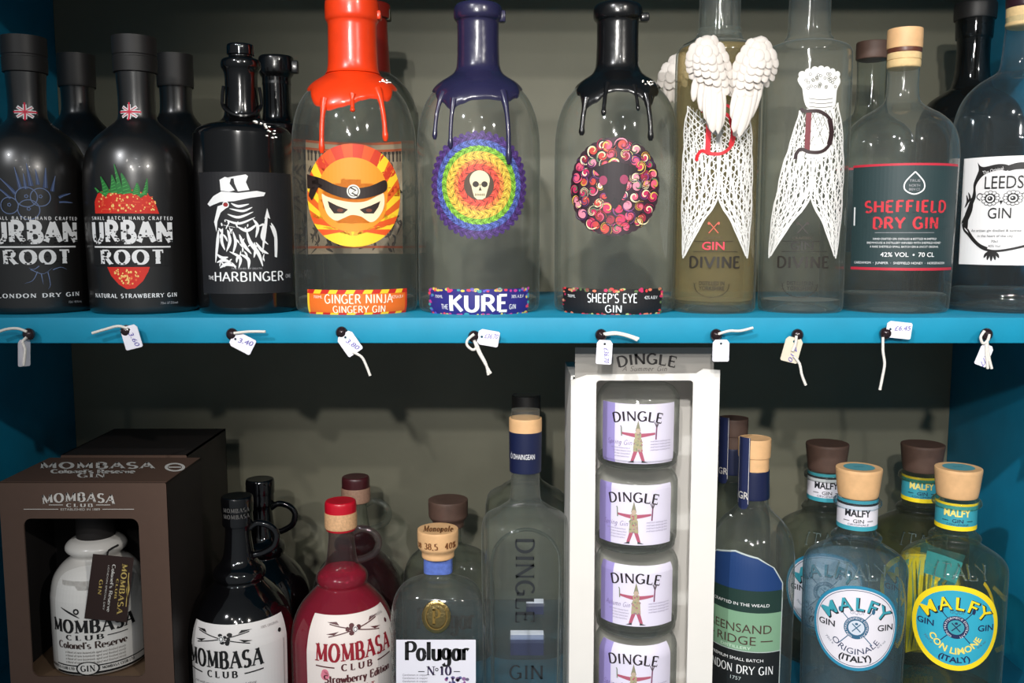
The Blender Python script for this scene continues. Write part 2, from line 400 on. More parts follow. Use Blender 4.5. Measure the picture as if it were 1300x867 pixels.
EPS = 0.00010
class Art:
    """flat print in photo pixels (y down), laid on a surface later"""
    def __init__(s): s.it = []
    def add(s, v, f, m, l): s.it.append((v, f, m, l)); return s
    def poly(s, pts, m, l=1):
        t = tessellate_polygon([[Vector((p[0], p[1], 0)) for p in pts]])
        return s.add(list(pts), [tuple(x) for x in t], m, l)
    def rect(s, x0, y0, x1, y1, m, l=0): return s.add([(x0, y0), (x1, y0), (x1, y1), (x0, y1)], [(0, 1, 2, 3)], m, l)
    def rrect(s, x0, y0, x1, y1, r, m, l=0): return s.poly(rrect(x0, y0, x1, y1, r), m, l)
    def ell(s, cx, cy, rx, ry, m, l=1, n=40): return s.add([(cx+rx*cos(2*pi*k/n), cy+ry*sin(2*pi*k/n)) for k in range(n)], [tuple(range(n))], m, l)
    def ring(s, cx, cy, r0, r1, m, l=1, a0=0, a1=360, n=48, ky=1.0):
        v = []
        for k in range(n+1):
            a = radians(a0+(a1-a0)*k/n); v += [(cx+r0*cos(a), cy+ky*r0*sin(a)), (cx+r1*cos(a), cy+ky*r1*sin(a))]
        return s.add(v, [(2*k, 2*k+1, 2*k+3, 2*k+2) for k in range(n)], m, l)
    def line(s, pts, wd, m, l=1, taper=0):
        if taper == 1: f = lambda dx, dy, t: wd*(1-t*.9)
        elif taper == 2: f = lambda dx, dy, t: wd*(0.15+sin(pi*t)*.85)
        else: f = lambda dx, dy, t: wd
        v, q = stroke_poly(pts, f); return s.add(v, q, m, l)
    def curve(s, pts, wd, m, l=1, taper=0, n=6): return s.line(catmull(pts, n), wd, m, l, taper)
    def text(s, t, cx, base, h, m, l=2, w=None, font='sans', bold=0.0, shear=0.0, rot=0.0, arc=None, align='c', **kw):
        """base: y of the baseline; h: capital height; w: fitted width; arc: radius (+ bends like a rainbow, - like a smile)"""
        if font == 'sans': V, Fc = sans_text(t, bold, kw.get('space', 1.0)); ch = 0.70
        else:
            st = dict(didone=dict(thick=.25, thin=.07, serif=.17, serif_t=.06, gap=.2), slab=dict(thick=.24, thin=.15, serif=.2, serif_t=.13, gap=.26),
                      roman=dict(thick=.15, thin=.07, serif=.1, serif_t=.04, gap=.12), brush=dict(thick=.17, thin=.12, gap=.1), heavy=dict(thick=.3, thin=.24, gap=.16),
                      fine=dict(thick=.1, thin=.08, gap=.14), black=dict(thick=.24, thin=.06, serif=.07, serif_t=.1, gap=.06))[font]
            st = dict(st, **kw); V, Fc = pen_text(t, **st); ch = 1.0
        if not V: return s
        x0 = min(p[0] for p in V); x1 = max(p[0] for p in V); ky = h/ch; kx = ky if w is None else w/(x1-x0)
        xm = (x0+x1)/2 if align == 'c' else x0
        P = [((p[0]-xm)*kx + p[1]*ky*shear, p[1]*ky) for p in V]
        if arc:
            R = abs(arc)
            if arc > 0: P = [((R+y)*sin(x/R), R-(R+y)*cos(x/R)) for x, y in P]      # y down already
            else: P = [((R-y)*sin(x/R), (R-y)*cos(x/R)-R) for x, y in P]
        else: P = [(x, -y) for x, y in P]
        if rot:
            c, q = cos(radians(rot)), sin(radians(rot)); P = [(x*c-y*q, x*q+y*c) for x, y in P]
        return s.add([(cx+x, base+y) for x, y in P], Fc, m, l)
    def build(s, name, parent, fn, step=None, vstep=None):
        if step and not vstep: vstep = max(3.0, (max(p[1] for v, *_ in s.it for p in v)-min(p[1] for v, *_ in s.it for p in v))/26)
        bm = bmesh.new(); mats = []
        for v, f, m, l in s.it:
            if m not in mats: mats.append(m)
            mi = mats.index(m); vv = [bm.verts.new((p[0], p[1], l)) for p in v]
            for q in f:
                if len(set(q)) < 3: continue
                try: fc = bm.faces.new([vv[k] for k in q]); fc.material_index = mi
                except ValueError: pass
        assert bm.verts, name
        for stp, ax in ((step, 0), (vstep, 1)):
            if not stp: continue
            lo = min(v.co[ax] for v in bm.verts); hi = max(v.co[ax] for v in bm.verts); k = lo + stp
            nrm = Vector((1, 0, 0)) if ax == 0 else Vector((0, 1, 0))
            while k < hi:
                bmesh.ops.bisect_plane(bm, geom=bm.verts[:]+bm.edges[:]+bm.faces[:], dist=1e-5, plane_co=nrm*k, plane_no=nrm)
                k += stp
        for v in bm.verts: v.co = fn(v.co.x, v.co.y, v.co.z)
        bmesh.ops.recalc_face_normals(bm, faces=bm.faces)
        return mesh_obj(name, bm, mats, parent, smooth=0)

# ------------------------------------------------------------------ bottles
class Bottle:
    """a bottle standing at depth Y; prof = (py, half width in px) read off the photo, top to bottom"""
    def __init__(s, name, label, px, pyref, Y, zbase, prof, cat='bottle', group=None, flat=1.0, expo=2.0):
        s.Y = Y; s.flat, s.expo = flat, expo
        p = at(px, pyref, Y); s.x = p.x; s.zb = zbase
        s.pr = []
        for py, hw in prof:
            z = zat(py, Y); s.pr.append((z, hw*mpp(Y, z)))
        zl, rl = s.pr[-1]
        s.curve = catmull(s.pr)
        s.root = thing(name, label, cat, (s.x, Y, zbase), group)
        s.view = atan2(-s.x, Y - CAMY)
    def z(s, py): return zat(py, s.Y)
    def zf(s, py):
        """height of a point seen at py on the near side"""
        z = zat(py, s.Y)
        for _ in range(3): z = zat(py, s.Y - s.r(z)*s.flat)
        return z
    def r(s, z):
        c = s.curve
        if z >= c[0][0]: return c[0][1]
        for a, b in zip(c, c[1:]):
            if b[0] <= z <= a[0]: return a[1] + (b[1]-a[1])*((a[0]-z)/max(1e-9, a[0]-b[0]))
        return c[-1][1]
    def axis_px(s, py): return project(Vector((s.x, s.Y, s.z(py))))[0]
    def hw(s, py): z = s.zf(py); return s.r(z)/mpp(s.Y, z)
    def body(s, name, mat, py0=None, part=True, grow=0.0, punt=0.0, top=None, smooth=50):
        """outer shell from py0 (or the top) down to the base"""
        c = [q for q in s.curve if py0 is None or q[0] <= s.z(py0)+1e-6]
        c = [(z, r+grow) for z, r in c if z > s.zb+0.0025]
        R = c[-1][1]
        c += [(s.zb+0.002, R-0.0002), (s.zb+0.0006, R-0.0014), (s.zb, R-0.0035)]
        if punt: c += [(s.zb+punt*.4, R*.7), (s.zb+punt, R*.3)]
        bm = bmesh.new(); loft(bm, c, s.x, s.Y, 72, s.flat, s.expo)
        return mesh_obj(name, bm, mat, s.root, smooth)
    def ring(s, name, mat, prof, seg=48, parent=None, flat=1.0, expo=2.0, smooth=40, dx=0.0):
        """a lathe on the bottle's axis, prof in (py, half width px)"""
        c = catmull([(zat(py, s.Y), hw*mpp(s.Y, zat(py, s.Y))) for py, hw in prof])
        bm = bmesh.new(); loft(bm, c, s.x+dx, s.Y, seg, flat, expo)
        return mesh_obj(name, bm, mat, parent or s.root, smooth)
    def th(s, px, py):
        q = max(-.98, min(.98, (px - s.axis_px(py))/max(1, s.hw(py))))
        return s.view + asin(q)
    def wrap(s, pxc, pyc, off=0.0002, back=False, rfix=None, xk=1.0):
        """print -> bottle surface: pxc, pyc is where the print's pxc, pyc shows in the photo"""
        z0 = s.zf(pyc); R0 = s.r(z0); k = mpp(s.Y - R0*s.flat, z0)*xk; t0 = s.th(pxc, pyc)
        def fn(x, y, l):
            z = zat(y, s.Y - R0*s.flat*(0.97 if not back else -0.9)); R = (rfix or s.r(z)) + (off + EPS*l if not back else -(0.0012 + EPS*l))
            a = t0 + (x-pxc)*k/(rfix or R0)
            if back: a = t0 + pi - (x-pxc)*k/R0
            sn, c = sin(a), cos(a)
            e = 2.0 if rfix else s.expo; fl = 1.0 if rfix else s.flat
            if e != 2.0:
                sn = abs(sn)**(2/e)*(1 if sn >= 0 else -1); c = abs(c)**(2/e)*(1 if c >= 0 else -1)
            return Vector((s.x + R*sn, s.Y - (R*fl + (off + EPS*l if fl != 1.0 else 0))*c, z))
        return fn
    def front(s, off=0.0004, yy=None):
        """print on a flat front face"""
        Y = s.Y - s.r(s.zb+0.05)*s.flat if yy is None else yy
        def fn(x, y, l): return at(x, y, Y - off - EPS*l)
        return fn
    def level(s, name, mat, py, inset=0.0016):
        z1 = s.z(py); c = [(z, r-inset) for z, r in s.curve if z <= z1 and z > s.zb+.008]
        c = [(z1, s.r(z1)-inset)] + c + [(s.zb+.006, c[-1][1]-.003)]
        bm = bmesh.new(); loft(bm, c, s.x, s.Y, 64, s.flat, s.expo)
        return mesh_obj(name, bm, mat, s.root, 50)

# ================================================================== the shelving
TOPZ, SH, FLOORZ, HALF, BACK = 0.0, 0.0173, -0.305, 0.423, 0.28
CEIL = 0.287
def panel(name, a, b, m, bev=0.0008):
    bm = bmesh.new(); box(bm, *a, *b, bev=bev); o = mesh_obj(name, bm, m, None, 30); return o
for nm, a, b, m in (('wall_back', (-HALF, BACK, FLOORZ), (HALF, BACK+0.012, CEIL), M['wall']),
                    ('wall_left', (-HALF-0.018, 0, FLOORZ-.02), (-HALF, BACK+.012, CEIL+.02), M['tealdark']),
                    ('wall_right', (HALF, 0, FLOORZ-.02), (HALF+0.018, BACK+.012, CEIL+.02), M['tealdark']),
                    ('floor', (-HALF, 0, FLOORZ-SH), (HALF, BACK, FLOORZ), M['tealshade']),
                    ('ceiling', (-HALF, 0, CEIL), (HALF, BACK, CEIL+SH), M['teal'])):
    panel(nm, a, b, m)['kind'] = 'structure'
sb = panel('shelf_board', (-HALF+.0005, 0, -SH), (HALF-.0005, BACK-.0005, 0), M['teal'], 0.0012)
tag(sb, 'long turquoise painted shelf board carrying the top row, price tags along its edge', 'shelf')

WHITE, GREY = ink(235, 235, 235), ink(165, 165, 168)
BLK = ink(16, 15, 16)

# ================================================================== top row: black bottles with fruit prints
URB = [(48, 27), (48, 27), (71, 27), (71, 27), (72, 26.3), (74, 26.3), (75, 27), (75, 27), (93, 26.5), (93, 26.5), (94, 24), (94, 24), (125, 22.5), (148, 23), (156, 27), (166, 39), (178, 52), (193, 61),
       (212, 66), (232, 67.5), (262, 67.5), (320, 66.5), (392, 65)]
def flag(b, cx, cy):
    a = Art()
    for k in range(8):
        an = radians(45*k + 22.5 if False else 45*k)
        wdt = 4.2
        a.line([(cx, cy), (cx+13*cos(an), cy+9.5*sin(an))], wdt, WHITE, 1)
    for an, L in ((0, 14), (pi, 14), (pi/2, 11), (-pi/2, 12)):
        a.line([(cx, cy), (cx+L*cos(an), cy+L*sin(an))], 2.0, ink(214, 24, 62), 3)
    for k in (1, 3, 5, 7):
        an = radians(45*k); a.line([(cx+2*cos(an), cy+2*sin(an)), (cx+12*cos(an), cy+8.5*sin(an))], .9, ink(214, 24, 62), 3)
    a.build('flag_sticker', b.root, b.wrap(cx, cy), 3)
def grunge(a, x0, x1, y0, y1, n, m, seed, l=4):
    rd = random.Random(seed)
    for _ in range(n):
        x, y = rd.uniform(x0, x1), y1-(y1-y0)*rd.random()**1.7; s_ = rd.uniform(.5, 2.0)
        a.poly([(x+s_*cos(t)*rd.uniform(.6, 1.5), y+s_*.7*sin(t)) for t in (0, 1.2, 2.5, 3.7, 5.0)], m, l)
def urban(px, pyref, lab, c, berry):
    b = Bottle('gin_bottle', lab, px, pyref, 0.0565, TOPZ, URB, 'bottle')
    b.body('bottle_body', M['black'], 94)
    b.ring('cap', M['blackcap'], URB[:10] + [(93.9, 25)])
    d = c - 167
    flag(b, b.axis_px(143)-9+(0 if berry else 6), 142)
    a = Art()
    K = ink(11, 11, 12)
    X = lambda x: x + d
    if berry:
        rd = random.Random(3)
        RED = ink(214, 40, 24); RED2 = ink(236, 88, 52); SEED = ink(250, 206, 120)
        up = [(X(x), y) for x, y in ((120, 271), (120, 256), (126, 246), (137, 241), (155, 240), (175, 241), (190, 246), (198, 255), (203, 271))]
        lo = [(X(x), y) for x, y in ((135, 339), (140, 350), (150, 361), (160, 367), (170, 366), (180, 357), (187, 345), (189, 339))]
        a.poly(up, RED, 1); a.poly(lo, RED, 1)
        for k in range(150):
            y = rd.choice((rd.uniform(244, 269), rd.uniform(244, 269), rd.uniform(341, 361))); 
            hw = 40*min(1, ((y-238)/12)**.5) if y < 300 else 26-(y-340)*.85
            x = rd.uniform(-hw+3, hw-3)+162; s_ = rd.uniform(.7, 1.5)
            a.ell(X(x), y, s_, s_*1.2, SEED if k % 3 else RED2, 2, 6)
        for k in range(26):
            y = rd.uniform(246, 268); x = rd.uniform(124, 198); a.line([(X(x), y), (X(x)+rd.uniform(3, 8), y+rd.uniform(-2, 1))], 1, RED2, 2)
        GR, GR2 = ink(36, 120, 52), ink(70, 168, 80)
        for (x0, y0, x1, y1, wd) in ((128, 244, 121, 238, 4), (140, 246, 132, 224, 12), (150, 245, 148, 222, 13), (158, 246, 151, 208, 8), (166, 246, 160, 220, 14), (176, 247, 178, 232, 12), (186, 247, 190, 226, 7), (140, 248, 128, 243, 6), (180, 249, 190, 243, 6)):
            a.curve([(X(x0), y0), (X((x0+x1)/2+1), (y0+y1)/2), (X(x1), y1)], wd, GR, 3, 1)
            for q in range(5):
                t = q/6; xx, yy = x0+(x1-x0)*t, y0+(y1-y0)*t
                a.line([(X(xx-wd*.3*(1-t)), yy), (X(xx+wd*.3*(1-t)), yy-2)], .9, GR2, 4)
    else:
        BL, BL2 = ink(104, 122, 160), ink(58, 76, 116)
        for x, y, r in ((158, 250, 13), (174, 250, 12), (138, 261, 11), (160, 266, 13)):
            a.ring(X(x), y, r-1.1, r, BL, 2); a.ring(X(x), y-1, 1.5, 2.6, BL, 2, n=5)
        for x0, y0, x1, y1, wd in ((152, 240, 146, 212, 5), (158, 240, 156, 220, 5), (164, 236, 160, 207, 6), (172, 234, 170, 214, 5), (180, 238, 182, 212, 6), (188, 242, 193, 222, 5), (146, 246, 128, 226, 5), (140, 252, 122, 236, 4), (196, 250, 212, 244, 4), (196, 256, 214, 256, 3)):
            a.curve([(X(x0), y0), (X((x0+x1)/2), (y0+y1)/2-1), (X(x1), y1)], wd, BL2, 1, 1); a.line([(X(x0), y0), (X(x1), y1)], .8, BL, 2)
        for pts in (((158, 342), (172, 348), (184, 340)), ((166, 345), (160, 356), (150, 360)), ((178, 346), (180, 362), (177, 368)), ((170, 348), (172, 362)), ((184, 343), (194, 340), (202, 343)), ((168, 338), (162, 342), (156, 340))):
            a.curve([(X(x), y) for x, y in pts], 1.3, BL, 2, 1)
    a.rect(X(112), 271, X(212), 338, K, 3) if berry else None
    a.text('SMALL BATCH HAND CRAFTED', X(167), 279, 4.2, WHITE, 5, 106, 'didone', gap=.5, serif=.1, thin=.12)
    a.text('URBAN', X(166), 307, 25, WHITE, 5, 106, 'heavy')
    grunge(a, X(112), X(220), 292, 309, 120, K, 5, 6)
    a.rect(X(116), 312.5, X(216), 314.5, WHITE, 5); a.text('ROOT', X(166), 335, 17, WHITE, 5, 80, 'didone', thick=.3, thin=.12, gap=.26)
    grunge(a, X(126), X(206), 318, 335, 26, K, 6, 6)
    a.text('NATURAL STRAWBERRY GIN' if berry else 'LONDON DRY GIN', X(167), 378, 5, WHITE, 5, 112 if berry else 104, 'didone', gap=.3, thin=.12)
    a.text('70cl 37.5%vol' if berry else '70cl 40%vol', X(212), 387, 3, GREY, 5)
    a.build('printed_label', b.root, b.wrap(c, 300), 6)
    return b
urban(40, 230, 'black bottle with blue berry sketch and white lettering, leftmost of the top row', 46, False)
urban(178, 230, 'black bottle with a red strawberry printed above white lettering', 167, True)
def plain_back(px, py, Y, prof, lab, mat, name='gin_bottle', zb=TOPZ, **kw):
    b = Bottle(name, lab, px, py, Y, zb, prof, 'bottle', **kw)
    return b
for px, lab in ((97, 'black capped bottle standing behind the gap between berry and strawberry bottles'), (222, 'black capped bottle hidden behind the strawberry bottle, beside the beaked figure bottle')):
    pr = [(70, 22.5), (70, 22.5), (92, 22.5), (92, 22.5), (110, 22.3), (112, 20), (140, 20), (152, 25), (166, 38), (182, 50), (205, 56), (240, 57), (368, 55)]
    b = plain_back(px, 90, 0.158, pr, lab, M['black'])
    b.body('bottle_body', M['black'], 110); b.ring('cap', M['blackcap'], pr[:5] + [(111, 21)])

# ================================================================== black jar bottle with white beaked figure
HB = [(57, 12), (57, 12), (58, 16.5), (70, 17), (70, 17), (71, 15), (74, 16), (76, 22), (80, 24.5), (86, 24.5), (91, 22), (98, 20.5), (118, 20.5), (138, 21.5), (150, 24), (156, 32), (160, 46), (165, 56), (173, 60.5), (185, 61.5), (300, 61), (386, 60), (394, 58)]
b = Bottle('gin_bottle', 'squat black bottle printed with a white beaked figure in a hat', 311, 250, 0.054, TOPZ, HB)
b.body('bottle_body', M['ceramic'], 71)
b.ring('stopper', M['blackgloss'], HB[:6] + [(73, 14)])
bm = bmesh.new()
for sg in (1,):
    R = b.r(b.z(130)); kk = mpp(b.Y, b.z(130))
    pts = []
    for k in range(13):
        an = b.view + radians(-75 + 150*k/12); dip = sin(pi*k/12)*15
        rr = max(R, b.r(b.z(135+dip))) + .0014; pts.append((b.x+rr*sin(an), b.Y-rr*cos(an), b.z(135+dip)))
    tube(bm, smooth3(pts, 3), .0015, 8)
for an0, an1 in ((-62, -80), (62, 80)):
    pts = [(b.x+(R+.002)*sin(b.view+radians(an)), b.Y-(R+.002)*cos(b.view+radians(an)), b.z(py)) for an, py in ((an0, 112), (an0*1.15, 122), (an1, 134))]
    tube(bm, smooth3(pts, 4), .0012, 8)
mesh_obj('wax_drip', bm, M['waxk'], b.root)
bm = bmesh.new(); rd = random.Random(2)
for k in range(16):
    px, py = 338+rd.uniform(-9, 9), 162+rd.uniform(-9, 11); an = b.th(min(px, 366), 172); rr = b.r(b.zf(py))+.0008
    blob(bm, (b.x+rr*sin(an), b.Y-rr*cos(an), b.zf(py)), .0011, .0004, .0007, None, 6, 4)
mesh_obj('foil_seal', bm, M['foil'], b.root)
a = Art(); H = lambda X_, Y_: (230+X_/2.018, 30+Y_/2.018)
LB = ink(20, 20, 24, .6)
a.rect(246, 218, 386, 373, LB, 0)
def HP(*pts): a.poly([H(*p) for p in pts], WHITE, 2)
def HS(wd, *pts, tp=2): a.curve([H(*p) for p in pts], wd, WHITE, 2, tp)
HP((64, 462), (84, 442), (108, 430), (150, 434), (196, 428), (219, 432), (214, 441), (180, 446), (140, 455), (104, 457), (72, 468))
HP((106, 428), (104, 400), (118, 393), (134, 396), (130, 410), (142, 427), (128, 431)); HP((140, 394), (176, 390), (170, 406), (178, 426), (150, 430), (142, 410))
HP((118, 396), (170, 386), (176, 391), (136, 397))
HP((96, 468), (122, 460), (120, 472), (104, 484), (94, 506), (90, 534), (84, 508)); a.ell(*H(118, 464), 3.2, 2.6, ink(150, 30, 30), 4, 12); a.ring(*H(118, 464), 3.0, 4.4, WHITE, 3, n=14)
for wd, pts in ((3.4, ((132, 460), (150, 468), (176, 462))), (3, ((128, 474), (160, 480), (184, 470))), (3.2, ((122, 488), (150, 496), (186, 482))), (3, ((116, 502), (150, 512), (190, 496))),
                (3.4, ((110, 516), (140, 522))), (4, ((146, 520), (170, 530), (196, 512))), (4.4, ((96, 528), (92, 560), (84, 612))), (4, ((108, 524), (104, 556), (112, 580))), (4, ((120, 528), (126, 556), (116, 584))),
                (3.6, ((134, 532), (140, 560), (132, 590))), (4.4, ((150, 540), (160, 566), (178, 590))), (5, ((168, 530), (176, 560), (196, 590), (206, 622))), (4, ((184, 500), (196, 520), (190, 548))), (4, ((196, 520), (212, 516), (206, 548), (222, 566))),
                (4, ((88, 590), (104, 600), (120, 598))), (4, ((88, 612), (108, 606), (128, 612))), (4.4, ((96, 626), (116, 616), (140, 622))), (3.6, ((124, 584), (150, 600), (146, 626))), (4, ((150, 590), (170, 604), (170, 628))),
                (4, ((190, 560), (204, 580), (222, 590))), (4, ((222, 480), (216, 520), (206, 590))), (4.6, ((232, 510), (244, 540), (246, 600))), (3.4, ((186, 560), (188, 580), (184, 600)))): HS(wd, *pts)
HP((222, 472), (230, 500), (222, 496), (214, 500)); HP((228, 516), (242, 522), (246, 600), (240, 598), (240, 548))
rd = random.Random(11)
for k in range(34):
    x, y = rd.uniform(96, 214), rd.uniform(500, 612); dx, dy = rd.uniform(-10, 10), rd.uniform(6, 18)
    a.curve([H(x, y), H(x+dx*.6, y+dy*.5), H(x+dx, y+dy)], rd.uniform(1.4, 2.8), WHITE, 2, 2)
a.text('THE ASHES OF DEATH', 312, 342, 2.2, GREY, 2, 38)
a.text('THE', 263.5, 355, 4.5, WHITE, 2, 9, 'brush'); a.text('HARBINGER', 316, 357, 11.5, WHITE, 2, 93, 'brush'); a.text('ONE', 372, 354, 4.5, GREY, 2, 11, 'brush')
a.build('printed_label', b.root, b.wrap(312, 300), 5)
pr = [(72, 20), (72, 20), (76, 22), (92, 22), (100, 18), (150, 19), (160, 30), (168, 46), (180, 52), (372, 51)]
b = plain_back(351, 100, 0.150, pr, 'dark bottle with a crumpled wax top, half hidden behind the beaked figure bottle', M['ceramic'])
b.body('bottle_body', M['ceramic'], 100); b.ring('wax_cap', M['waxk'], pr[:5] + [(108, 18.2)])
bm = bmesh.new(); p = at(368, 84, .150); box(bm, p.x-.006, .146, p.z-.006, p.x+.007, .152, p.z+.004, .001); mesh_obj('pull_tab', bm, M['waxk'], b.root)

# ================================================================== wax dipped clear bottles with round pictures
def wax_prof(c): return [(1, 22), (1, 27), (4, 30), (10, 31), (22, 31), (27, 30), (29, 27.5), (36, 27), (60, 27), (84, 27.5), (92, 29)]
WB = [(20, 24), (80, 24.5), (92, 26), (99, 34), (106, 45), (116, 56), (130, 66), (148, 73), (170, 77), (200, 78), (300, 77), (360, 76.5), (384, 76), (394, 73.5)]
def wax_bottle(px, lab, wax, skirt, drips, tab, glassm=M['clear'], Y=0.0625, pyref=300, prof=WB):
    b = Bottle('gin_bottle', lab, px, pyref, Y, TOPZ, prof)
    b.body('bottle_body', glassm, 20, punt=.004)
    # thick glass foot
    R = b.r(.006); bm = bmesh.new(); loft(bm, [(.0105, R-.004), (.0095, R-.002), (.003, R-.0024), (.0012, R-.004)], b.x, b.Y, 64)
    mesh_obj('thick_base', bm, M['clearthick'], b.root, 40)
    return b
def add_wax(b, wax, lip, skirt, drips, tabs):
    """skirt: (angle in deg from facing the lens, py where the wax ends); drips: (angle, py end, width px)"""
    bm = bmesh.new()
    prof = [(zat(py, b.Y), hw*mpp(b.Y, zat(py, b.Y))) for py, hw in lip]
    loft(bm, catmull(prof), b.x, b.Y, 48)
    N, T = 160, 14
    ang = [s_[0] for s_ in skirt]
    def low(a_):
        for (a0, y0), (a1, y1) in zip(skirt, skirt[1:]):
            if a0 <= a_ <= a1:
                t = (a_-a0)/(a1-a0); t = t*t*(3-2*t); return y0+(y1-y0)*t
        return skirt[0][1]
    z0 = zat(90, b.Y); rings = []
    for k in range(N):
        a_ = -180+360*k/N; zl = b.zf(low(a_)) if abs(a_) < 100 else b.z(low(a_)); row = []
        for t in range(T+1):
            f = t/T; z = z0+(zl-z0)*f; th = .0022*(1-f**5)+.0002
            if t == T: th = -.0006
            row.append(bm.verts.new((b.x+(b.r(z)+th)*sin(b.view+radians(a_)), b.Y-(b.r(z)+th)*cos(b.view+radians(a_)), z)))
        rings.append(row)
    for k in range(N):
        A_, B_ = rings[k], rings[(k+1) % N]
        for t in range(T): bm.faces.new((A_[t], A_[t+1], B_[t+1], B_[t]))
    for a_, y1, wpx in drips:
        y0 = low(a_)-12; pts = []
        for k in range(15):
            py = y0+(y1-y0)*k/14; z = b.zf(py); rr = b.r(z)+.0006; an = b.view+radians(a_*(1 if True else 1))
            pts.append((b.x+rr*sin(an), b.Y-rr*cos(an), z))
        r0 = wpx*.00028
        tube(bm, pts, [r0*(1.9-.9*min(1, k/4)) if k < 4 else (r0*(1.25 if k in (12, 13) else (.7 if k == 14 else 1.0))) for k in range(15)], 10)
    bmesh.ops.recalc_face_normals(bm, faces=bm.faces)
    o = mesh_obj('wax_seal', bm, wax, b.root, 60)
    for x0, y0, x1, y1 in tabs:
        bm = bmesh.new(); p, q = at(x0, y1, b.Y), at(x1, y0, b.Y); box(bm, p.x, b.Y-.004, p.z, q.x, b.Y+.004, q.z, .0012)
        mesh_obj('pull_tab', bm, wax, b.root)
    return o
LIPK = [(6, 20), (6, 26), (9, 29.5), (14, 31), (22, 31), (26, 29.5), (29, 27), (36, 26.4), (60, 26.4), (84, 27.5), (93, 31)]
def speck(b, px, py, n=9, seed=1, s_=1.0):
    bm = bmesh.new(); rd = random.Random(seed)
    for k in range(n):
        x, y = px+rd.uniform(-6, 6), py+rd.uniform(-3, 3); an = b.th(x, y); z = b.zf(y); rr = b.r(z)+.0026
        blob(bm, (b.x+rr*sin(an), b.Y-rr*cos(an), z), .0009*s_, .0004, .0006*s_, None, 6, 4)
    mesh_obj('foil_fleck', bm, M['foil'], b.root)
def foot_label(b, cx, x0, x1, y0, y1, bg, border, texts):
    a = Art(); a.rect(x0, y0, x1, y1, bg, 1); border(a, x0, y0, x1, y1)
    for t in texts: a.text(*t[:6], **t[6])
    a.build('foot_label', b.root, b.wrap(cx, (y0+y1)/2), 6)

# --- orange wax, masked face in an orange disc
b = wax_bottle(452, 'clear bottle under dripping orange wax, orange disc with a masked face', None, None, None, None)
LIPO = [(-2, 20), (-2, 30), (2, 33), (8, 34), (22, 34), (27, 33), (31, 31), (40, 30.5), (70, 31), (84, 31.5), (92, 33), (95, 35)]
add_wax(b, M['waxo'], LIPO, [(-180, 108), (-95, 108), (-62, 112), (-36, 134), (-24, 140), (-12, 136), (-3, 133), (8, 127), (18, 124), (28, 124), (36, 126), (58, 110), (95, 106), (180, 108)],
        [(-29, 194, 6), (-1, 142, 5), (28, 178, 6)], [(476, 14, 484, 26)])
speck(b, 484, 100, 12, 3)
cx, cy, R = 449, 248, 65.5
a = Art()
OR, RD, YL, PALE, DK = ink(238, 148, 34), ink(206, 56, 26), ink(252, 206, 44), ink(252, 224, 184), ink(34, 18, 12)
a.ell(cx, cy, R, R, ink(222, 84, 30), 0, 72)
for k in range(14):                                            # tonal rays of the upper half
    a0, a1 = 180+180*k/14, 180+180*(k+1)/14
    if k % 2: a.ring(cx, cy, 40, R, RD, 1, a0, a1, 6)
for k in range(12):                                            # yellow and red sun rays below
    p0 = (cx-2, cy+66); n = 12
    a0, a1 = 180+180*k/n, 180+180*(k+1)/n
def ray_pt(an):
    dx, dy = cos(an), sin(an); px_, py_ = cx-2, cy+52
    lo, hi = 0, 160
    for _ in range(30):
        mid = (lo+hi)/2
        if (px_+dx*mid-cx)**2+(py_+dy*mid-cy)**2 < R*R: lo = mid
        else: hi = mid
    return (px_+dx*lo, py_+dy*lo)
for k in range(22):
    a0, a1 = radians(196+148*k/22), radians(196+148*(k+1)/22)
    if k in range(8, 14): continue
    q0, qm, q1 = ray_pt(a0), ray_pt((a0+a1)/2), ray_pt(a1)
    a.poly([(cx-2, cy+52), q0, qm, q1], YL if k % 2 == 0 else ink(226, 96, 26), 1 if q0[1] > cy-16 else 1)
a.poly([(cx+R*cos(radians(t)), cy+R*sin(radians(t))) for t in range(20, 161, 5)], YL, 1)
for t in (28, 46, 134, 152):
    a.poly([(cx-2, cy+44), (cx+R*cos(radians(t-5)), cy+R*sin(radians(t-5))), (cx+R*cos(radians(t+5)), cy+R*sin(radians(t+5)))], ink(226, 84, 24), 2)
a.ell(cx-1, cy-4, 46, 44, OR, 3, 60); a.ell(cx-2, cy+12, 45, 34, OR, 3, 50)
a.ell(cx-1, cy+64-6, 24, 7, YL, 3, 30)
a.poly(catmull([(409, 256), (408, 246), (416, 250), (440, 256), (462, 256), (482, 247), (488, 246), (488, 262), (480, 276), (470, 282), (458, 275), (446, 273), (436, 277), (426, 280), (415, 272), (409, 256)], 5)[:-1], PALE, 5)
a.poly([(416, 255), (428, 261), (442, 266), (436, 271), (424, 271), (418, 263)], DK, 6); a.poly([(483, 255), (470, 261), (456, 266), (462, 271), (474, 271), (480, 263)], DK, 6)
a.ell(432, 267, 4, 2.2, ink(110, 50, 30), 7, 12); a.ell(468, 267, 4, 2.2, ink(110, 50, 30), 7, 12)
a.poly(catmull([(388, 222), (400, 224), (412, 228), (430, 236), (450, 239), (470, 236), (490, 228), (492, 240), (480, 247), (460, 252), (440, 252), (420, 246), (404, 238), (392, 234), (388, 222)], 5)[:-1], DK, 7)
a.poly([(385, 220), (404, 226), (410, 236), (396, 240), (385, 238)], DK, 7); a.poly([(405, 234), (398, 246), (392, 254), (387, 248), (390, 238)], DK, 7)
a.ell(449, 243, 8.2, 8.6, ink(228, 226, 214), 8, 24); a.line([(445, 238), (452, 242), (447, 245), (454, 249)], 2, DK, 9); a.ring(449, 243, 5.6, 6.6, DK, 9)
a.build('round_sticker', b.root, b.wrap(cx, cy), 5)
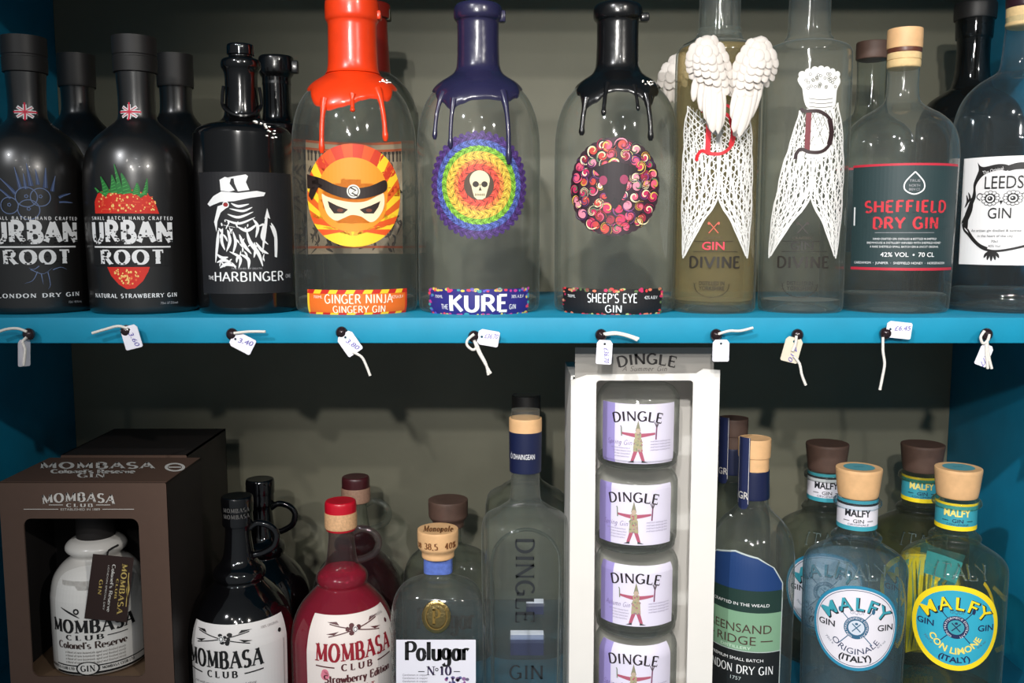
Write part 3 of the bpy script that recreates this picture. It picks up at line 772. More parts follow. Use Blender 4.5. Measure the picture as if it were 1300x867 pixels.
def ninja_border(a, x0, y0, x1, y1):
    n = 13
    for k in range(n):
        for ya, yb in ((y0, y0+5), (y1-5, y1)):
            xa = x0+(x1-x0)*k/n; xb = x0+(x1-x0)*(k+1)/n
            a.poly([(xa+3, ya), (xb+3 if k < n-1 else xb, ya), (xb, yb), (xa, yb)], YL if k % 2 else ink(206, 36, 22), 2)
    a.rect(x0, y0+5, x0+4, y1-5, YL, 2); a.rect(x1-4, y0+5, x1, y1-5, ink(214, 60, 30), 2)
IW = ink(255, 236, 210)
foot_label(b, 454, 382, 527, 368, 402, ink(240, 112, 30), ninja_border,
           [('GINGER NINJA', 456, 385, 11, IW, 4, dict(w=90, font='brush')), ('GINGERY GIN', 456, 397, 8.5, IW, 4, dict(w=68, font='brush')),
            ('700ML', 401, 379, 3.6, IW, 4, dict(w=14)), ('42%A.B.V', 509, 380, 4.2, IW, 4, dict(w=20))])
a = Art(); BG = ink(196, 176, 146); BD = ink(52, 40, 34)       # patterned sheet on the far side of the glass
a.rect(372, 182, 532, 322, BG, 0)
for y in (181, 190, 312):
    a.rect(372, y, 532, y+3, ink(210, 100, 50), 2)
rd = random.Random(4)
for k in range(22):
    x = 376+k*7.2; a.rect(x, 196, x+3, 206, BD, 2); a.ell(x+1.5, 194, 3, 4, BD, 2, 10)
for k in range(110):
    x, y = rd.uniform(374, 530), rd.uniform(206, 308); a.curve([(x, y), (x+rd.uniform(-7, 7), y+rd.uniform(2, 9)), (x+rd.uniform(-9, 9), y+rd.uniform(8, 18))], rd.uniform(2, 5), BD, 2, 2)
a.build('back_label', b.root, b.wrap(452, 250, back=True), 8)

pr = [(6, 26), (6, 26), (8, 28), (24, 28), (28, 24), (84, 24), (92, 26), (102, 38), (116, 50), (140, 60), (170, 62), (372, 60)]
bk = plain_back(468, 60, 0.158, pr, 'shaded wax topped bottle standing directly behind the orange wax bottle', M['clearshade'])
bk.body('bottle_body', M['clearshade'], 84); bk.ring('wax_cap', plain('shaded_orange_wax', (120, 26, 14), .35), pr[:5] + [(94, 27)])  # orange wax, with the shade on it put into the colour
bm = bmesh.new(); p, q = at(485, 27, .158), at(496, 12, .158); box(bm, p.x, .154, p.z, q.x, .162, q.z, .001); mesh_obj('pull_tab', bm, plain('shaded_tab', (66, 62, 46), .5), bk.root)  # tab colour darkened to stand for the shade back there

# --- navy wax, rainbow doily with a skull
b = wax_bottle(608, 'clear bottle under navy wax, rainbow disc with a small skull', None, None, None, None)
add_wax(b, M['waxb'], LIPK, [(-180, 110), (-95, 108), (-64, 113), (-40, 128), (-27, 138), (-17, 132), (-6, 127), (10, 126), (22, 127), (30, 128), (44, 122), (64, 110), (95, 106), (180, 110)],
        [(-25, 188, 5), (-42, 175, 5), (27, 208, 6)], [(632, 14, 642, 29)])
cx, cy = 608, 235; a = Art()
bands = [((70, 44, 108), 66, 58), ((72, 88, 158), 58, 51), ((116, 168, 52), 51, 43), ((206, 172, 62), 43, 33.5), ((214, 122, 56), 33.5, 27), ((202, 70, 52), 27, 18.5)]
for ci, (c_, r1, r0) in enumerate(bands):
    m1, m2 = ink(*c_), ink(*[int(v*.55) for v in c_]); m3 = ink(*[min(255, int(v*1.25+14)) for v in c_])
    a.ring(cx, cy, r0-1, r1, m1, ci % 2, n=90)
    for row in range(2):
        rr = r0+(r1-r0)*(row+.5)/2; n = int(2*pi*rr/5.2)
        for k in range(n):
            an = 2*pi*(k+.5*row)/n; x, y = cx+rr*cos(an), cy+rr*sin(an); g = .75 if (row+ci) % 2 else -.75
            a.line([(x-2.2*sin(an+g), y+2.2*cos(an+g)), (x+2.2*sin(an+g), y-2.2*cos(an+g))], 1.0, m2 if k % 2 else m3, 2+ci % 2)
for k in range(46):
    an = 2*pi*k/46; a.ell(cx+66*cos(an), cy+66*sin(an), 3.4, 3.4, ink(66, 42, 102), 0, 12)
a.ell(cx, cy, 19, 19, ink(78, 58, 42), 3, 40)
BONE, SOCK = ink(230, 214, 176), ink(40, 28, 20)
a.ell(609, 229, 12.6, 12.6, BONE, 4, 30); a.poly([(598, 234), (621, 234), (618, 244), (616, 251), (612, 253.5), (606, 253.5), (602, 250), (600, 243)], BONE, 4)
a.ell(604, 234, 4, 3.8, SOCK, 5, 14); a.ell(615, 234, 4, 3.8, SOCK, 5, 14); a.poly([(609.5, 237), (607.5, 242), (611.5, 242)], SOCK, 5)
for k in range(6): a.rect(603.4+k*2.1, 245.5, 604+k*2.1, 249, SOCK, 5)
a.rect(603, 247, 616, 247.5, SOCK, 5)
a.build('round_sticker', b.root, b.wrap(cx, cy), 5)
def confetti(cols, n, seed):
    def f(a, x0, y0, x1, y1):
        rd = random.Random(seed)
        for k in range(n):
            e = rd.random()
            if e < .42: x, y = rd.uniform(x0, x1), y0+rd.uniform(0, 3)
            elif e < .84: x, y = rd.uniform(x0, x1), y1-rd.uniform(0, 3)
            elif e < .93: x, y = x0+rd.uniform(0, 6), rd.uniform(y0, y1)
            else: x, y = x1-rd.uniform(0, 4), rd.uniform(y0, y1)
            a.ell(x, y, rd.uniform(1.5, 3.6), rd.uniform(1.2, 2.4), ink(*rd.choice(cols)), 2, 8)
    return f
foot_label(b, 608, 535, 681, 367, 402, ink(40, 34, 118), confetti([(226, 66, 86), (90, 84, 190), (220, 200, 90), (60, 150, 160), (190, 60, 140)], 110, 9),
           [('KURE', 607, 395, 20, WHITE, 4, dict(w=76, font='brush', thick=.24, thin=.17)), ('THE', 562, 393, 6, WHITE, 4, dict(w=10, font='brush')), ('GIN', 653, 393, 6, WHITE, 4, dict(w=10, font='brush')),
            ('700ML', 553, 379, 3.8, WHITE, 4, dict(w=13)), ('38% A.B.V', 661, 379, 4.2, WHITE, 4, dict(w=20))])

# --- black wax, swirl-fleeced sheep
b = wax_bottle(781, 'clear bottle under black wax, sheep with colourful swirling fleece', None, None, None, None)
add_wax(b, M['waxk'], LIPK, [(-180, 108), (-95, 105), (-70, 104), (-46, 118), (-32, 136), (-22, 130), (-10, 118), (0, 116), (12, 117), (22, 122), (34, 134), (46, 120), (66, 108), (95, 106), (180, 108)],
        [(-32, 170, 6), (-12, 146, 5), (20, 140, 4), (31, 178, 6)], [(812, 17, 824, 28)])
speck(b, 818, 104, 12, 5); 
cx, cy = 780, 237; a = Art(); rd = random.Random(21)
cols = [(240, 232, 200), (236, 214, 150), (196, 44, 92), (226, 92, 120), (150, 40, 60), (222, 190, 90), (236, 224, 180), (92, 58, 110), (196, 70, 60), (228, 140, 160), (86, 120, 90), (120, 60, 120), (206, 160, 60)]
for k in range(40):
    an = 2*pi*k/40; a.ell(cx+55*cos(an), cy+55*sin(an), 8, 8, ink(48, 26, 38), 0, 12)
a.ell(cx, cy, 56, 56, ink(48, 26, 38), 0, 60)
def swirl(x, y, r, a0, m, wd, sgn, l):
    pts = [(x+r*(1-t/15)*cos(a0+sgn*t*.42), y+r*(1-t/15)*sin(a0+sgn*t*.42)) for t in range(14)]
    a.line(pts, wd, m, l, 2)
for ring_r, n, rs in ((54, 26, 9), (42, 19, 9.5), (29, 13, 9), (17, 8, 8)):
    for k in range(n):
        an = 2*pi*k/n+rd.uniform(-.1, .1); r_ = rs*rd.uniform(.85, 1.2); x, y = cx+ring_r*cos(an), cy+ring_r*sin(an)
        c_ = ink(*rd.choice(cols)); sg = rd.choice((-1, 1)); a0 = rd.uniform(0, 6.28)
        a.ell(x, y, r_*.55, r_*.55, ink(*rd.choice(cols[2:5]+cols[8:10])), 1, 14)
        swirl(x, y, r_, a0, c_, 2.4, sg, 2); swirl(x, y, r_*.68, a0+1.2, ink(*rd.choice(cols)), 1.8, sg, 3); swirl(x, y, r_*1.15, a0+.5, ink(20, 12, 18), 1.0, sg, 4)
HD = ink(30, 16, 24)
a.poly(catmull([(752, 214), (768, 208), (780, 205), (792, 208), (810, 214), (800, 222), (797, 230), (794, 244), (788, 256), (781, 265), (774, 256), (767, 242), (763, 228), (760, 221), (752, 214)], 5)[:-1], HD, 6)
a.ell(766, 229, 5.2, 6, ink(150, 50, 86), 7, 18); a.ell(792, 228, 5.2, 6, ink(150, 50, 86), 7, 18)
a.poly([(781, 250), (786, 258), (781, 266), (776, 258)], ink(16, 9, 14), 7)
a.build('round_sticker', b.root, b.wrap(cx, cy), 5)
foot_label(b, 777, 702, 848, 367, 402, ink(22, 18, 20), confetti([(196, 44, 92), (226, 60, 60), (180, 190, 120), (90, 110, 70), (150, 40, 60), (220, 120, 90)], 90, 19),
           [('SHEEP\'S EYE', 777, 384, 11, WHITE, 4, dict(w=64, font='brush')), ('GIN', 779, 396.5, 9, WHITE, 4, dict(w=21, font='brush')),
            ('700ML', 720, 379, 3.8, WHITE, 4, dict(w=14)), ('42% A.B.V', 829, 380, 4.2, WHITE, 4, dict(w=20))])

# ================================================================== clear bottles with white lace wings
DV = [(-40, 22), (-30, 25), (30, 26), (44, 27), (50, 30), (54, 32), (57, 40), (61, 49), (67, 53), (76, 54), (120, 54), (300, 52.5), (384, 52), (394, 50)]
LACE = ink(232, 230, 226)
def lace_wings(a, cx, top, LL, RR, IL, IR):
    """two long lace wings crossing on the chest and parting to the base; cx = middle, photo px"""
    for sg, O_, I_ in ((-1, LL, IL), (1, RR, IR)):
        o = catmull(O_, 9); i = catmull(I_, 9); n = min(len(o), len(i)); o, i = o[:n], i[:n]
        mid = lambda q, t: (o[q][0]+(i[q][0]-o[q][0])*t, o[q][1]+(i[q][1]-o[q][1])*t)
        N = 15
        for k in range(N):                                       # long feathers, fanned
            t = k/(N-1); s0 = int(n*.02*k*.6); s1 = n-1-int((1-abs(2*t-1))*3)
            pts = [mid(q, min(1, max(0, t+.035*sin(q*.55+k*1.7)))) for q in range(s0, s1)]
            if len(pts) > 2: a.line(pts, 2.2 if k in (0, N-1) else rd.uniform(1.5, 2.4), LACE, 2, 0 if k in (0, N-1) else 2)
        for q in range(0, int(n*.72), 2):                           # lattice over the chest
            j = min(n-1, q+6); a.line([o[q], mid(j, .5), i[min(n-1, q+10)]], 1.2, LACE, 1)
            a.line([i[q], mid(j, .5), o[min(n-1, q+10)]], 1.2, LACE, 1)
        for q in range(int(n*.25), n-3, 2):                      # overlapping feather tips
            t0 = rd.random()*.7; p0 = mid(q, t0); p1 = mid(min(n-1, q+5), min(1, t0+.2)); p2 = mid(min(n-1, q+9), min(1, t0+.16))
            a.curve([p0, (p1[0], p1[1]), p2], 1.8, LACE, 3, 2)
def divine_print(a, cx, big, gincol, mast):
    K = ink(34, 28, 22); K2 = ink(70, 58, 44)
    for sg in (1, -1): a.line([(cx-5*sg, 283), (cx+6*sg, 296)], 1.2, mast, 3); a.ell(cx+6*sg-12*sg*0, 283.5, 1.6, 2, mast, 3, 8)
    a.text('CRAFTED', cx, 304, 3.4, K2, 3, 24); a.rect(cx-25, 306, cx+25, 306.7, K, 3); a.rect(cx-26, 319, cx+32, 319.7, K, 3)
    a.text('GIN', cx, 317, 10, gincol, 4, 28, 'sans', .012); a.text('DIVINE', cx+2, 340, 14, K, 4, 66, 'roman', thick=.2, thin=.13)
    a.text('DISTILLED IN', cx-1, 362, 5, K, 4, 32, 'sans', .012); a.text('YORKSHIRE', cx-1, 368.5, 5, K, 4, 32, 'sans', .012)
    for k in range(15):
        an = radians(-5+190*k/14); x, y = cx-1+22*cos(an), 362+15*sin(an)
        for s2 in (1, -1):
            d_ = an+s2*.9+1.57; a.line([(x, y), (x+4*cos(d_), y+3*sin(d_))], 1.8, K, 4, 2)
    a.ring(cx-1, 362, 21.5, 22.3, K, 4, -5, 185, 30, .7)
def script_D(a, cx, y0, h, m_stem, m_bowl):
    w_ = h*.62
    a.line([(cx-w_*.38, y0), (cx-w_*.4, y0+h*.92)], 6.4, m_stem, 5)
    a.curve([(cx-w_*.62, y0-3), (cx-w_*.58, y0+1), (cx-w_*.3, y0+1), (cx, y0+2), (cx+w_*.36, y0+h*.2), (cx+w_*.46, y0+h*.5), (cx+w_*.38, y0+h*.78), (cx+w_*.1, y0+h*.94), (cx-w_*.3, y0+h*.95), (cx-w_*.6, y0+h*.88), (cx-w_*.76, y0+h*.98), (cx-w_*.78, y0+h*1.1)], 4.2, m_bowl, 6)
    a.curve([(cx+w_*.36, y0+h*.2), (cx+w_*.46, y0+h*.5), (cx+w_*.38, y0+h*.78)], 6.6, m_bowl, 6)
def divine(px, pyref, lab, glassm, Y=0.052):
    b = Bottle('gin_bottle', lab, px, pyref, Y, TOPZ, DV); b.body('bottle_body', glassm, None, punt=.006)
    R = b.r(.006); bm = bmesh.new(); loft(bm, [(.0085, R-.003), (.0075, R-.002), (.003, R-.0024), (.0012, R-.004)], b.x, b.Y, 64)
    mesh_obj('thick_base', bm, M['clearthick'], b.root, 40)
    return b
# --- with the moulded wings on its neck
b = divine(907, 300, 'clear bottle of golden gin wearing white sculpted angel wings', M['clear'])
b.level('golden_gin', M['goldliq'], 62)
b.ring('neck_ring', M['clear'], [(38, 25), (38, 27.5), (41, 28), (43, 26.5), (45, 28.5), (48, 29), (50, 28)])
a = Art(); rd = random.Random(5)
lace_wings(a, 911, 140, [(868, 132), (863, 160), (861, 200), (860, 250), (862, 290), (864, 327)], [(950, 140), (957, 170), (960, 205), (962, 250), (960, 290), (956, 327)], [(914, 136), (914, 165), (913, 200), (911, 250), (890, 288), (866, 328)], [(908, 140), (908, 170), (910, 205), (912, 250), (932, 288), (954, 328)]); divine_print(a, 907, None, ink(232, 60, 84), ink(200, 90, 70))
a.ring(911, 146, 15, 19, ink(214, 28, 46), 6, 190, 350, 20, .8)
script_D(a, 912, 140, 58, ink(226, 26, 44), ink(214, 24, 40))
a.build('printed_wings', b.root, b.wrap(908, 250), 5)
def feather(bm, c, n_, ax, L, W, T):
    """flattened teardrop lying on the surface: c centre, n_ outward, ax direction of its tip"""
    z = n_.normalized(); y = (ax - z*ax.dot(z)).normalized(); x = y.cross(z)
    R_ = Matrix((x, y, z)).transposed().to_4x4()
    blob(bm, c, W, L, T, R_, 10, 8)
def sculpt_wing(b, name, outline_c, rows, longs, Yoff):
    """outline_c: px centreline; rows of scales then long flight feathers; stands off the glass by Yoff"""
    bm = bmesh.new(); Yf = b.Y - b.r(b.z(150)) - Yoff
    def P(x, y, d=0.0): return at(x, y, Yf - d)
    cl = outline_c
    pts = [P(x, y, -.002) for x, y, w_ in cl]; k = mpp(Yf, .05)
    tube(bm, smooth3(pts, 4), [w_*k for w_ in sum(([cl[i][2]+(cl[min(i+1, len(cl)-1)][2]-cl[i][2])*q/4 for q in range(4)] for i in range(len(cl)-1)), [])+[cl[-1][2]]], 14)
    for (x, y, wd, ang, n, depth) in rows:
        for i in range(n):
            u = (i-(n-1)/2)/max(1, (n-1)/2) if n > 1 else 0
            xx, yy = x+u*wd*cos(radians(ang)), y+u*wd*sin(radians(ang))+3*(1-u*u)
            dep = depth*sqrt(max(.05, 1-u*u*.9))
            feather(bm, P(xx, yy, dep), Vector((u*.6, -1, .35)), Vector((sin(radians(-ang))*.6, 0, -1)), 8.8*k, 6.6*k, 1.5*k)
    for (x0, y0, x1, y1, wd, dep) in longs:
        p, q = P(x0, y0, dep), P(x1, y1, dep-.001); ax = q-p
        feather(bm, (p+q)/2, Vector((0, -1, .1)), ax, ax.length*.56, wd*k, 2.6*k)
    return mesh_obj(name, bm, M['white'], b.root, 60)
sculpt_wing(b, 'sculpted_wing', [(888, 54, 8), (897, 60, 16), (899, 78, 22), (900, 96, 22), (904, 118, 17), (906, 140, 13), (907, 160, 9), (908, 170, 3)],
            [(898, 54, 10, -8, 4, .014), (898, 62, 18, -2, 5, .017), (899, 71, 22, 3, 6, .018), (900, 80, 24, 6, 6, .018), (902, 89, 25, 9, 6, .018), (905, 98, 25, 12, 6, .017), (910, 108, 22, 15, 5, .016)],
            [(884, 98, 880, 128, 5, .013), (892, 104, 890, 140, 6, .015), (900, 106, 897, 152, 7, .017), (908, 108, 904, 166, 8, .018), (914, 112, 911, 168, 6, .018), (919, 112, 916, 160, 4.5, .016), (901, 110, 900, 158, 6, .018)], .001)
sculpt_wing(b, 'sculpted_wing', [(974, 58, 6), (965, 58, 13), (962, 72, 20), (956, 94, 20), (950, 118, 15), (943, 140, 11), (936, 160, 7), (931, 173, 3)],
            [(964, 58, 12, 6, 4, .013), (964, 67, 18, 8, 5, .016), (962, 76, 22, 6, 6, .017), (959, 85, 23, 4, 6, .017), (956, 94, 23, 2, 6, .017), (951, 103, 21, 0, 5, .016), (946, 113, 17, -4, 4, .015)],
            [(938, 108, 929, 150, 6, .014), (946, 112, 931, 166, 7, .016), (955, 110, 938, 172, 6.5, .016), (962, 106, 944, 165, 5.5, .015), (968, 104, 952, 150, 5, .013)], .001)
# --- twin behind it, one wing showing past the shoulder
b7 = Bottle('gin_bottle', 'winged bottle behind the golden one, a single white wing showing', 905, 200, .163, TOPZ, [(-20, 20), (34, 21), (48, 26), (56, 38), (64, 42), (120, 42), (372, 41)])
b7.body('bottle_body', M['clearshade'])
sculpt_wing(b7, 'sculpted_wing', [(868, 74, 6), (862, 78, 11), (857, 90, 14), (854, 104, 12), (852, 118, 8), (852, 126, 4)],
            [(862, 76, 8, -14, 3, .006), (858, 85, 13, -10, 4, .008), (856, 94, 15, -6, 4, .009), (854, 103, 14, -2, 4, .008)],
            [(846, 100, 845, 122, 4, .005), (852, 104, 850, 130, 5, .006), (860, 104, 856, 130, 5, .007)], .001)
# --- the plain one with a crown
b = divine(1020, 250, 'clear bottle with a white lace crown above a dark initial, beside the winged one', M['clear'], .055)
a = Art(); rd = random.Random(6)
CXD = 1035
lace_wings(a, 1024, 150, [(1012, 140), (1004, 172), (994, 205), (983, 250), (976, 290), (974, 327)], [(1060, 130), (1070, 165), (1076, 205), (1077, 250), (1074, 290), (1068, 327)], [(1036, 140), (1034, 172), (1032, 205), (1028, 250), (1002, 290), (976, 328)], [(1032, 130), (1030, 165), (1029, 205), (1029, 250), (1048, 290), (1066, 328)])
a.poly(catmull([(1014, 112), (1008, 100), (1016, 92), (1030, 87), (1044, 88), (1058, 94), (1063, 103), (1058, 114), (1055, 136), (1038, 138), (1020, 136), (1014, 112)], 5)[:-1], LACE, 1)
HOLE = ink(112, 112, 104)
for k in range(30):
    an = 2*pi*k/30*3.3; x, y = 1036+rd.uniform(-20, 20), 94+rd.uniform(0, 18); a.ring(x, y, 1.2, 2.0, HOLE, 2, n=8)
for k in range(7): a.ell(1013+k*7.5, 92-6*sin(pi*k/6)+2, 4.2, 4.2, LACE, 1, 12)
for y in (125, 130, 135): a.curve([(1022, y), (1037, y+2), (1052, y)], .9, HOLE, 2)
a.rect(1020, 138, 1056, 200, LACE, 0)
for k in range(-8, 9):
    a.line([(1037+k*6, 140), (1037+k*6+26, 204)], .9, HOLE, 1) if abs(k) < 3 else None
    a.line([(1037+k*6, 140), (1037+k*6-26, 204)], .9, HOLE, 1) if abs(k) < 3 else None
script_D(a, 1036, 140, 56, ink(110, 20, 36), ink(40, 14, 18)); divine_print(a, 1020, None, ink(40, 36, 32), ink(50, 40, 36))
a.build('printed_wings', b.root, b.wrap(1024, 250), 5)

# ================================================================== dark green label, cork stopper
SF = [(38, 21), (38, 21), (62, 21.5), (62, 21.5), (64, 20), (100, 19), (122, 20), (132, 24), (140, 35), (148, 48), (160, 60), (176, 67), (195, 69.5), (215, 69.5), (330, 67), (384, 65), (394, 63)]
b = Bottle('gin_bottle', 'clear round bottle with dark green label and red lettering, wooden stopper', 1138, 290, .061, TOPZ, SF)
b.body('bottle_body', M['clear'], 64, punt=.005)
R = b.r(.006); bm = bmesh.new(); loft(bm, [(.013, R-.004), (.012, R-.002), (.003, R-.0024), (.0012, R-.004)], b.x, b.Y, 64); mesh_obj('thick_base', bm, M['clearthick'], b.root, 40)
b.ring('stopper', M['cork'], [(38, 18), (38, 20.8), (40, 21.5), (61, 21.5), (61, 20)], smooth=30)
b.ring('neck_band', plain('brown_band', (92, 50, 36), .4), [(61, 20.8), (68, 20.6), (68, 19)])
b.ring('cork', M['corklight'], [(68, 19.4), (68, 20.4), (76, 20.4), (77, 19.6), (79, 20.4), (86, 19.8), (88, 16)])
a = Art(); DG = ink(38, 58, 60); RDL = ink(190, 40, 60); SR = ink(200, 48, 60)
a.rect(1076, 209, 1230, 341, DG, 0); a.rect(1076, 207, 1230, 210, RDL, 1); a.rect(1076, 340, 1230, 343.5, RDL, 1)
a.curve([(1157, 218), (1146, 231), (1146, 241), (1157, 246.5), (1168, 241), (1168, 231), (1157, 218)], 1.6, WHITE, 2)
for t, y in (('TRUE', 231), ('NORTH', 237), ('BREW CO', 242)): a.text(t, 1157, y, 3.2, GREY, 3, 13)
a.text('SHEFFIELD', 1150, 269, 14, SR, 3, 106, 'heavy', thick=.24, thin=.17); a.text('DRY GIN', 1150, 290, 14, SR, 3, 82, 'heavy', thick=.24, thin=.17)
grunge(a, 1096, 1206, 253, 291, 70, DG, 8, 4)
a.rect(1112, 295, 1186, 295.5, GREY, 3)
for t, y, w_ in (('HAND CRAFTED GIN, DISTILLED & BOTTLED IN SHEFFIELD', 304.5, 80), ('BREWHOUSE & DISTILLERY INFUSED WITH SHEFFIELD HONEY', 309.5, 96), ('A RARE SHEFFIELD SMALL BATCH GIN & UNCUT ORIGINAL', 314.5, 88)): a.text(t, 1150, y, 2.6, WHITE, 3, w_)
a.text('42% VOL', 1137, 326, 5.6, WHITE, 3, 34, bold=.01); a.ell(1160, 323.5, 1.3, 1.3, WHITE, 3, 8); a.text('70 CL', 1177, 326, 5.6, WHITE, 3, 22, bold=.01)
a.text('CARDAMOM  ·  JUNIPER  ·  SHEFFIELD HONEY  ·  HORSERADISH', 1145, 335.5, 3, WHITE, 3, 124)
a.rect(1080, 262, 1082.5, 286, WHITE, 3)
a.build('front_label', b.root, b.wrap(1150, 275), 5)
pr = [(54, 19), (54, 19), (56, 20.5), (74, 20.5), (76, 19), (110, 18), (140, 20), (150, 28), (162, 44), (180, 53), (205, 56), (370, 54)]
b = plain_back(1106, 120, .163, pr, 'clear bottle with a dark stopper behind the dark green label bottle', M['clearshade'])
b.body('bottle_body', M['clearshade'], 76, punt=.004); b.ring('stopper', M['corkdark'], pr[:5] + [(77, 17)], smooth=30)
a = Art(); a.rect(1058, 214, 1156, 320, ink(32, 50, 52), 0); a.rect(1058, 212, 1156, 215, RDL, 1); a.build('front_label', b.root, b.wrap(1106, 260), 5)

# ================================================================== blue tinged bottle with an owl on a white label
LD = [(4, 22), (4, 22), (10, 22), (10, 22), (34, 21), (60, 22.5), (84, 24.5), (92, 29), (98, 38), (108, 52), (124, 65), (146, 73), (176, 76.5), (200, 77), (330, 76), (366, 74), (376, 76), (386, 76), (393, 74)]
b = Bottle('gin_bottle', 'clear blue tinged bottle with a white owl label, rightmost of the top row', 1285, 280, .068, TOPZ, LD)
b.body('bottle_body', M['aqua'], 22, punt=.006)
R = b.r(.006); bm = bmesh.new(); loft(bm, [(.016, R-.008), (.013, R-.003), (.003, R-.0024), (.0012, R-.004)], b.x, b.Y, 64); mesh_obj('thick_base', bm, M['clearthick'], b.root, 40)
b.ring('capsule_top', plain('maroon_top', (46, 26, 34), .3), [(-14, 18), (-14, 22), (9, 22), (9, 20)])
b.ring('cork', M['corklight'], [(9, 20.5), (9, 21.4), (28, 21), (30, 21.5), (34, 20.5), (36, 16)])
a = Art(); OW = ink(26, 24, 24); LW_ = ink(232, 230, 230)
a.rect(1219, 197, 1356, 337, LW_, 0)
O = lambda x, y: (1060+x*.3458, 180+y*.3458)
def OP(*p, l=2, m=OW, sm=5): a.poly(catmull([O(*q) for q in p]+[O(*p[0])], sm)[:-1] if sm > 1 else [O(*q) for q in p], m, l)
OP((524, 68), (546, 86), (600, 78), (634, 84), (630, 104), (606, 100), (560, 112), (536, 132), (522, 160), (524, 200), (508, 240), (498, 280), (496, 320), (488, 318), (472, 300), (486, 260), (500, 230), (512, 180), (512, 150), (522, 120), (530, 96))
OP((634, 84), (660, 76), (690, 74), (720, 80), (760, 90), (790, 110), (802, 150), (796, 200), (806, 240), (800, 300), (788, 330), (784, 310), (790, 260), (782, 220), (784, 160), (774, 128), (750, 108), (700, 100), (660, 100), (634, 104))
a.curve([O(472, 300), O(480, 322), O(500, 340), O(530, 370), O(560, 392), O(586, 400), O(606, 402), O(640, 398), O(690, 386), O(730, 372), O(770, 344), O(790, 320)], 3.0, OW, 2)
a.curve([O(496, 320), O(520, 352), O(548, 378), O(578, 392)], 2.6, OW, 2)
for p in (((492, 180), (500, 205), (484, 225)), ((484, 190), (490, 215), (478, 238)), ((508, 200), (496, 240), (480, 270)), ((500, 240), (478, 280), (466, 300)), ((514, 214), (508, 250), (494, 290))): a.curve([O(*q) for q in p], 3.2, OW, 3, 2)
for sx in (-1, 1):
    ex = 617+sx*38
    for an in range(0, 360, 30): a.ell(*O(ex+26*cos(radians(an)), 205+22*sin(radians(an))), 3.0, 2.6, OW, 3, 10); a.ell(*O(ex+26*cos(radians(an)), 205+22*sin(radians(an))), 2.1, 1.8, LW_, 4, 10)
    a.ell(*O(ex, 206), 6.6, 5.6, LW_, 5, 20); a.ring(*O(ex, 206), 4.8, 6.4, OW, 6, n=20); a.ell(*O(ex, 206), 3.2, 3, OW, 6, 14); a.ell(*O(ex-2, 204), 1, 1, LW_, 7, 8)
    a.curve([O(ex+sx*18, 196), O(ex+sx*40, 186), O(ex+sx*50, 200), O(ex+sx*36, 212)], 1.2, OW, 3)
a.poly([O(610, 214), O(624, 214), O(617, 230)], OW, 5)
for dx, dy in ((-26, 4), (-14, 12), (0, 16), (14, 12), (26, 4)): a.curve([O(594, 398), O(594+dx*.7, 412+dy*.5), O(594+dx, 424+dy)], 3.6, OW, 3, 2)
a.text('LEEDS', 1275, 238.5, 16.5, OW, 6, 45, 'sans'); a.text('GIN', 1272, 277, 14, OW, 6, 27, 'sans')
a.text('The Original', 1262, 217, 4.4, LW_, 6, 25, 'sans', rot=-12)
for t, y, w_ in (('An artisan gin distilled & sunrise', 294, 60), ('in the heart of the city', 301, 42), ('70cl', 308, 8), ('40% Vol', 314, 14)): a.text(t, 1268, y, 3.2, ink(90, 90, 90), 6, w_)
a.build('front_label', b.root, b.wrap(1270, 265), 5)
pr = [(4, 24), (4, 24), (8, 25.5), (24, 25), (26, 23), (48, 22), (52, 20), (84, 20), (110, 24), (118, 34), (130, 50), (150, 60), (180, 63), (370, 61)]
b = plain_back(1236, 60, .172, pr, 'dark bottle standing in the corner behind the owl bottle', M['darkglass'])
b.body('bottle_body', M['darkglass'], 26, punt=.004); b.ring('stopper', M['blackcap'], pr[:5] + [(27, 19)]); 

# ================================================================== price tags hanging from pins in the shelf edge
def pin(x, y):
    p = at(x, y, -.004); bm = bmesh.new(); r = .0041
    prof = [(0, .0004), (.0006, r*.5), (.0018, r*.85), (.0034, r), (.0052, r*.9), (.0064, r*.5), (.0066, r*.3)]
    loft(bm, [(-q, rr) for q, rr in prof], 0, 0, 20)
    tube(bm, [(0, 0, -.0066), (0, 0, -.0115)], .0007, 8)
    bmesh.ops.rotate(bm, verts=bm.verts, cent=(0, 0, 0), matrix=Matrix.Rotation(radians(90), 3, 'X') @ Matrix.Rotation(pi, 3, 'X'))
    # head towards the lens
    bmesh.ops.recalc_face_normals(bm, faces=bm.faces)
    ys = [v.co.y for v in bm.verts]
    if abs(min(ys)) > abs(max(ys)):
        bmesh.ops.scale(bm, verts=bm.verts, vec=(1, -1, 1)); bmesh.ops.reverse_faces(bm, faces=bm.faces)
    for v in bm.verts: v.co += Vector((p.x, -.0082, p.z))
    return bm, p
INKP = ink(96, 86, 170)
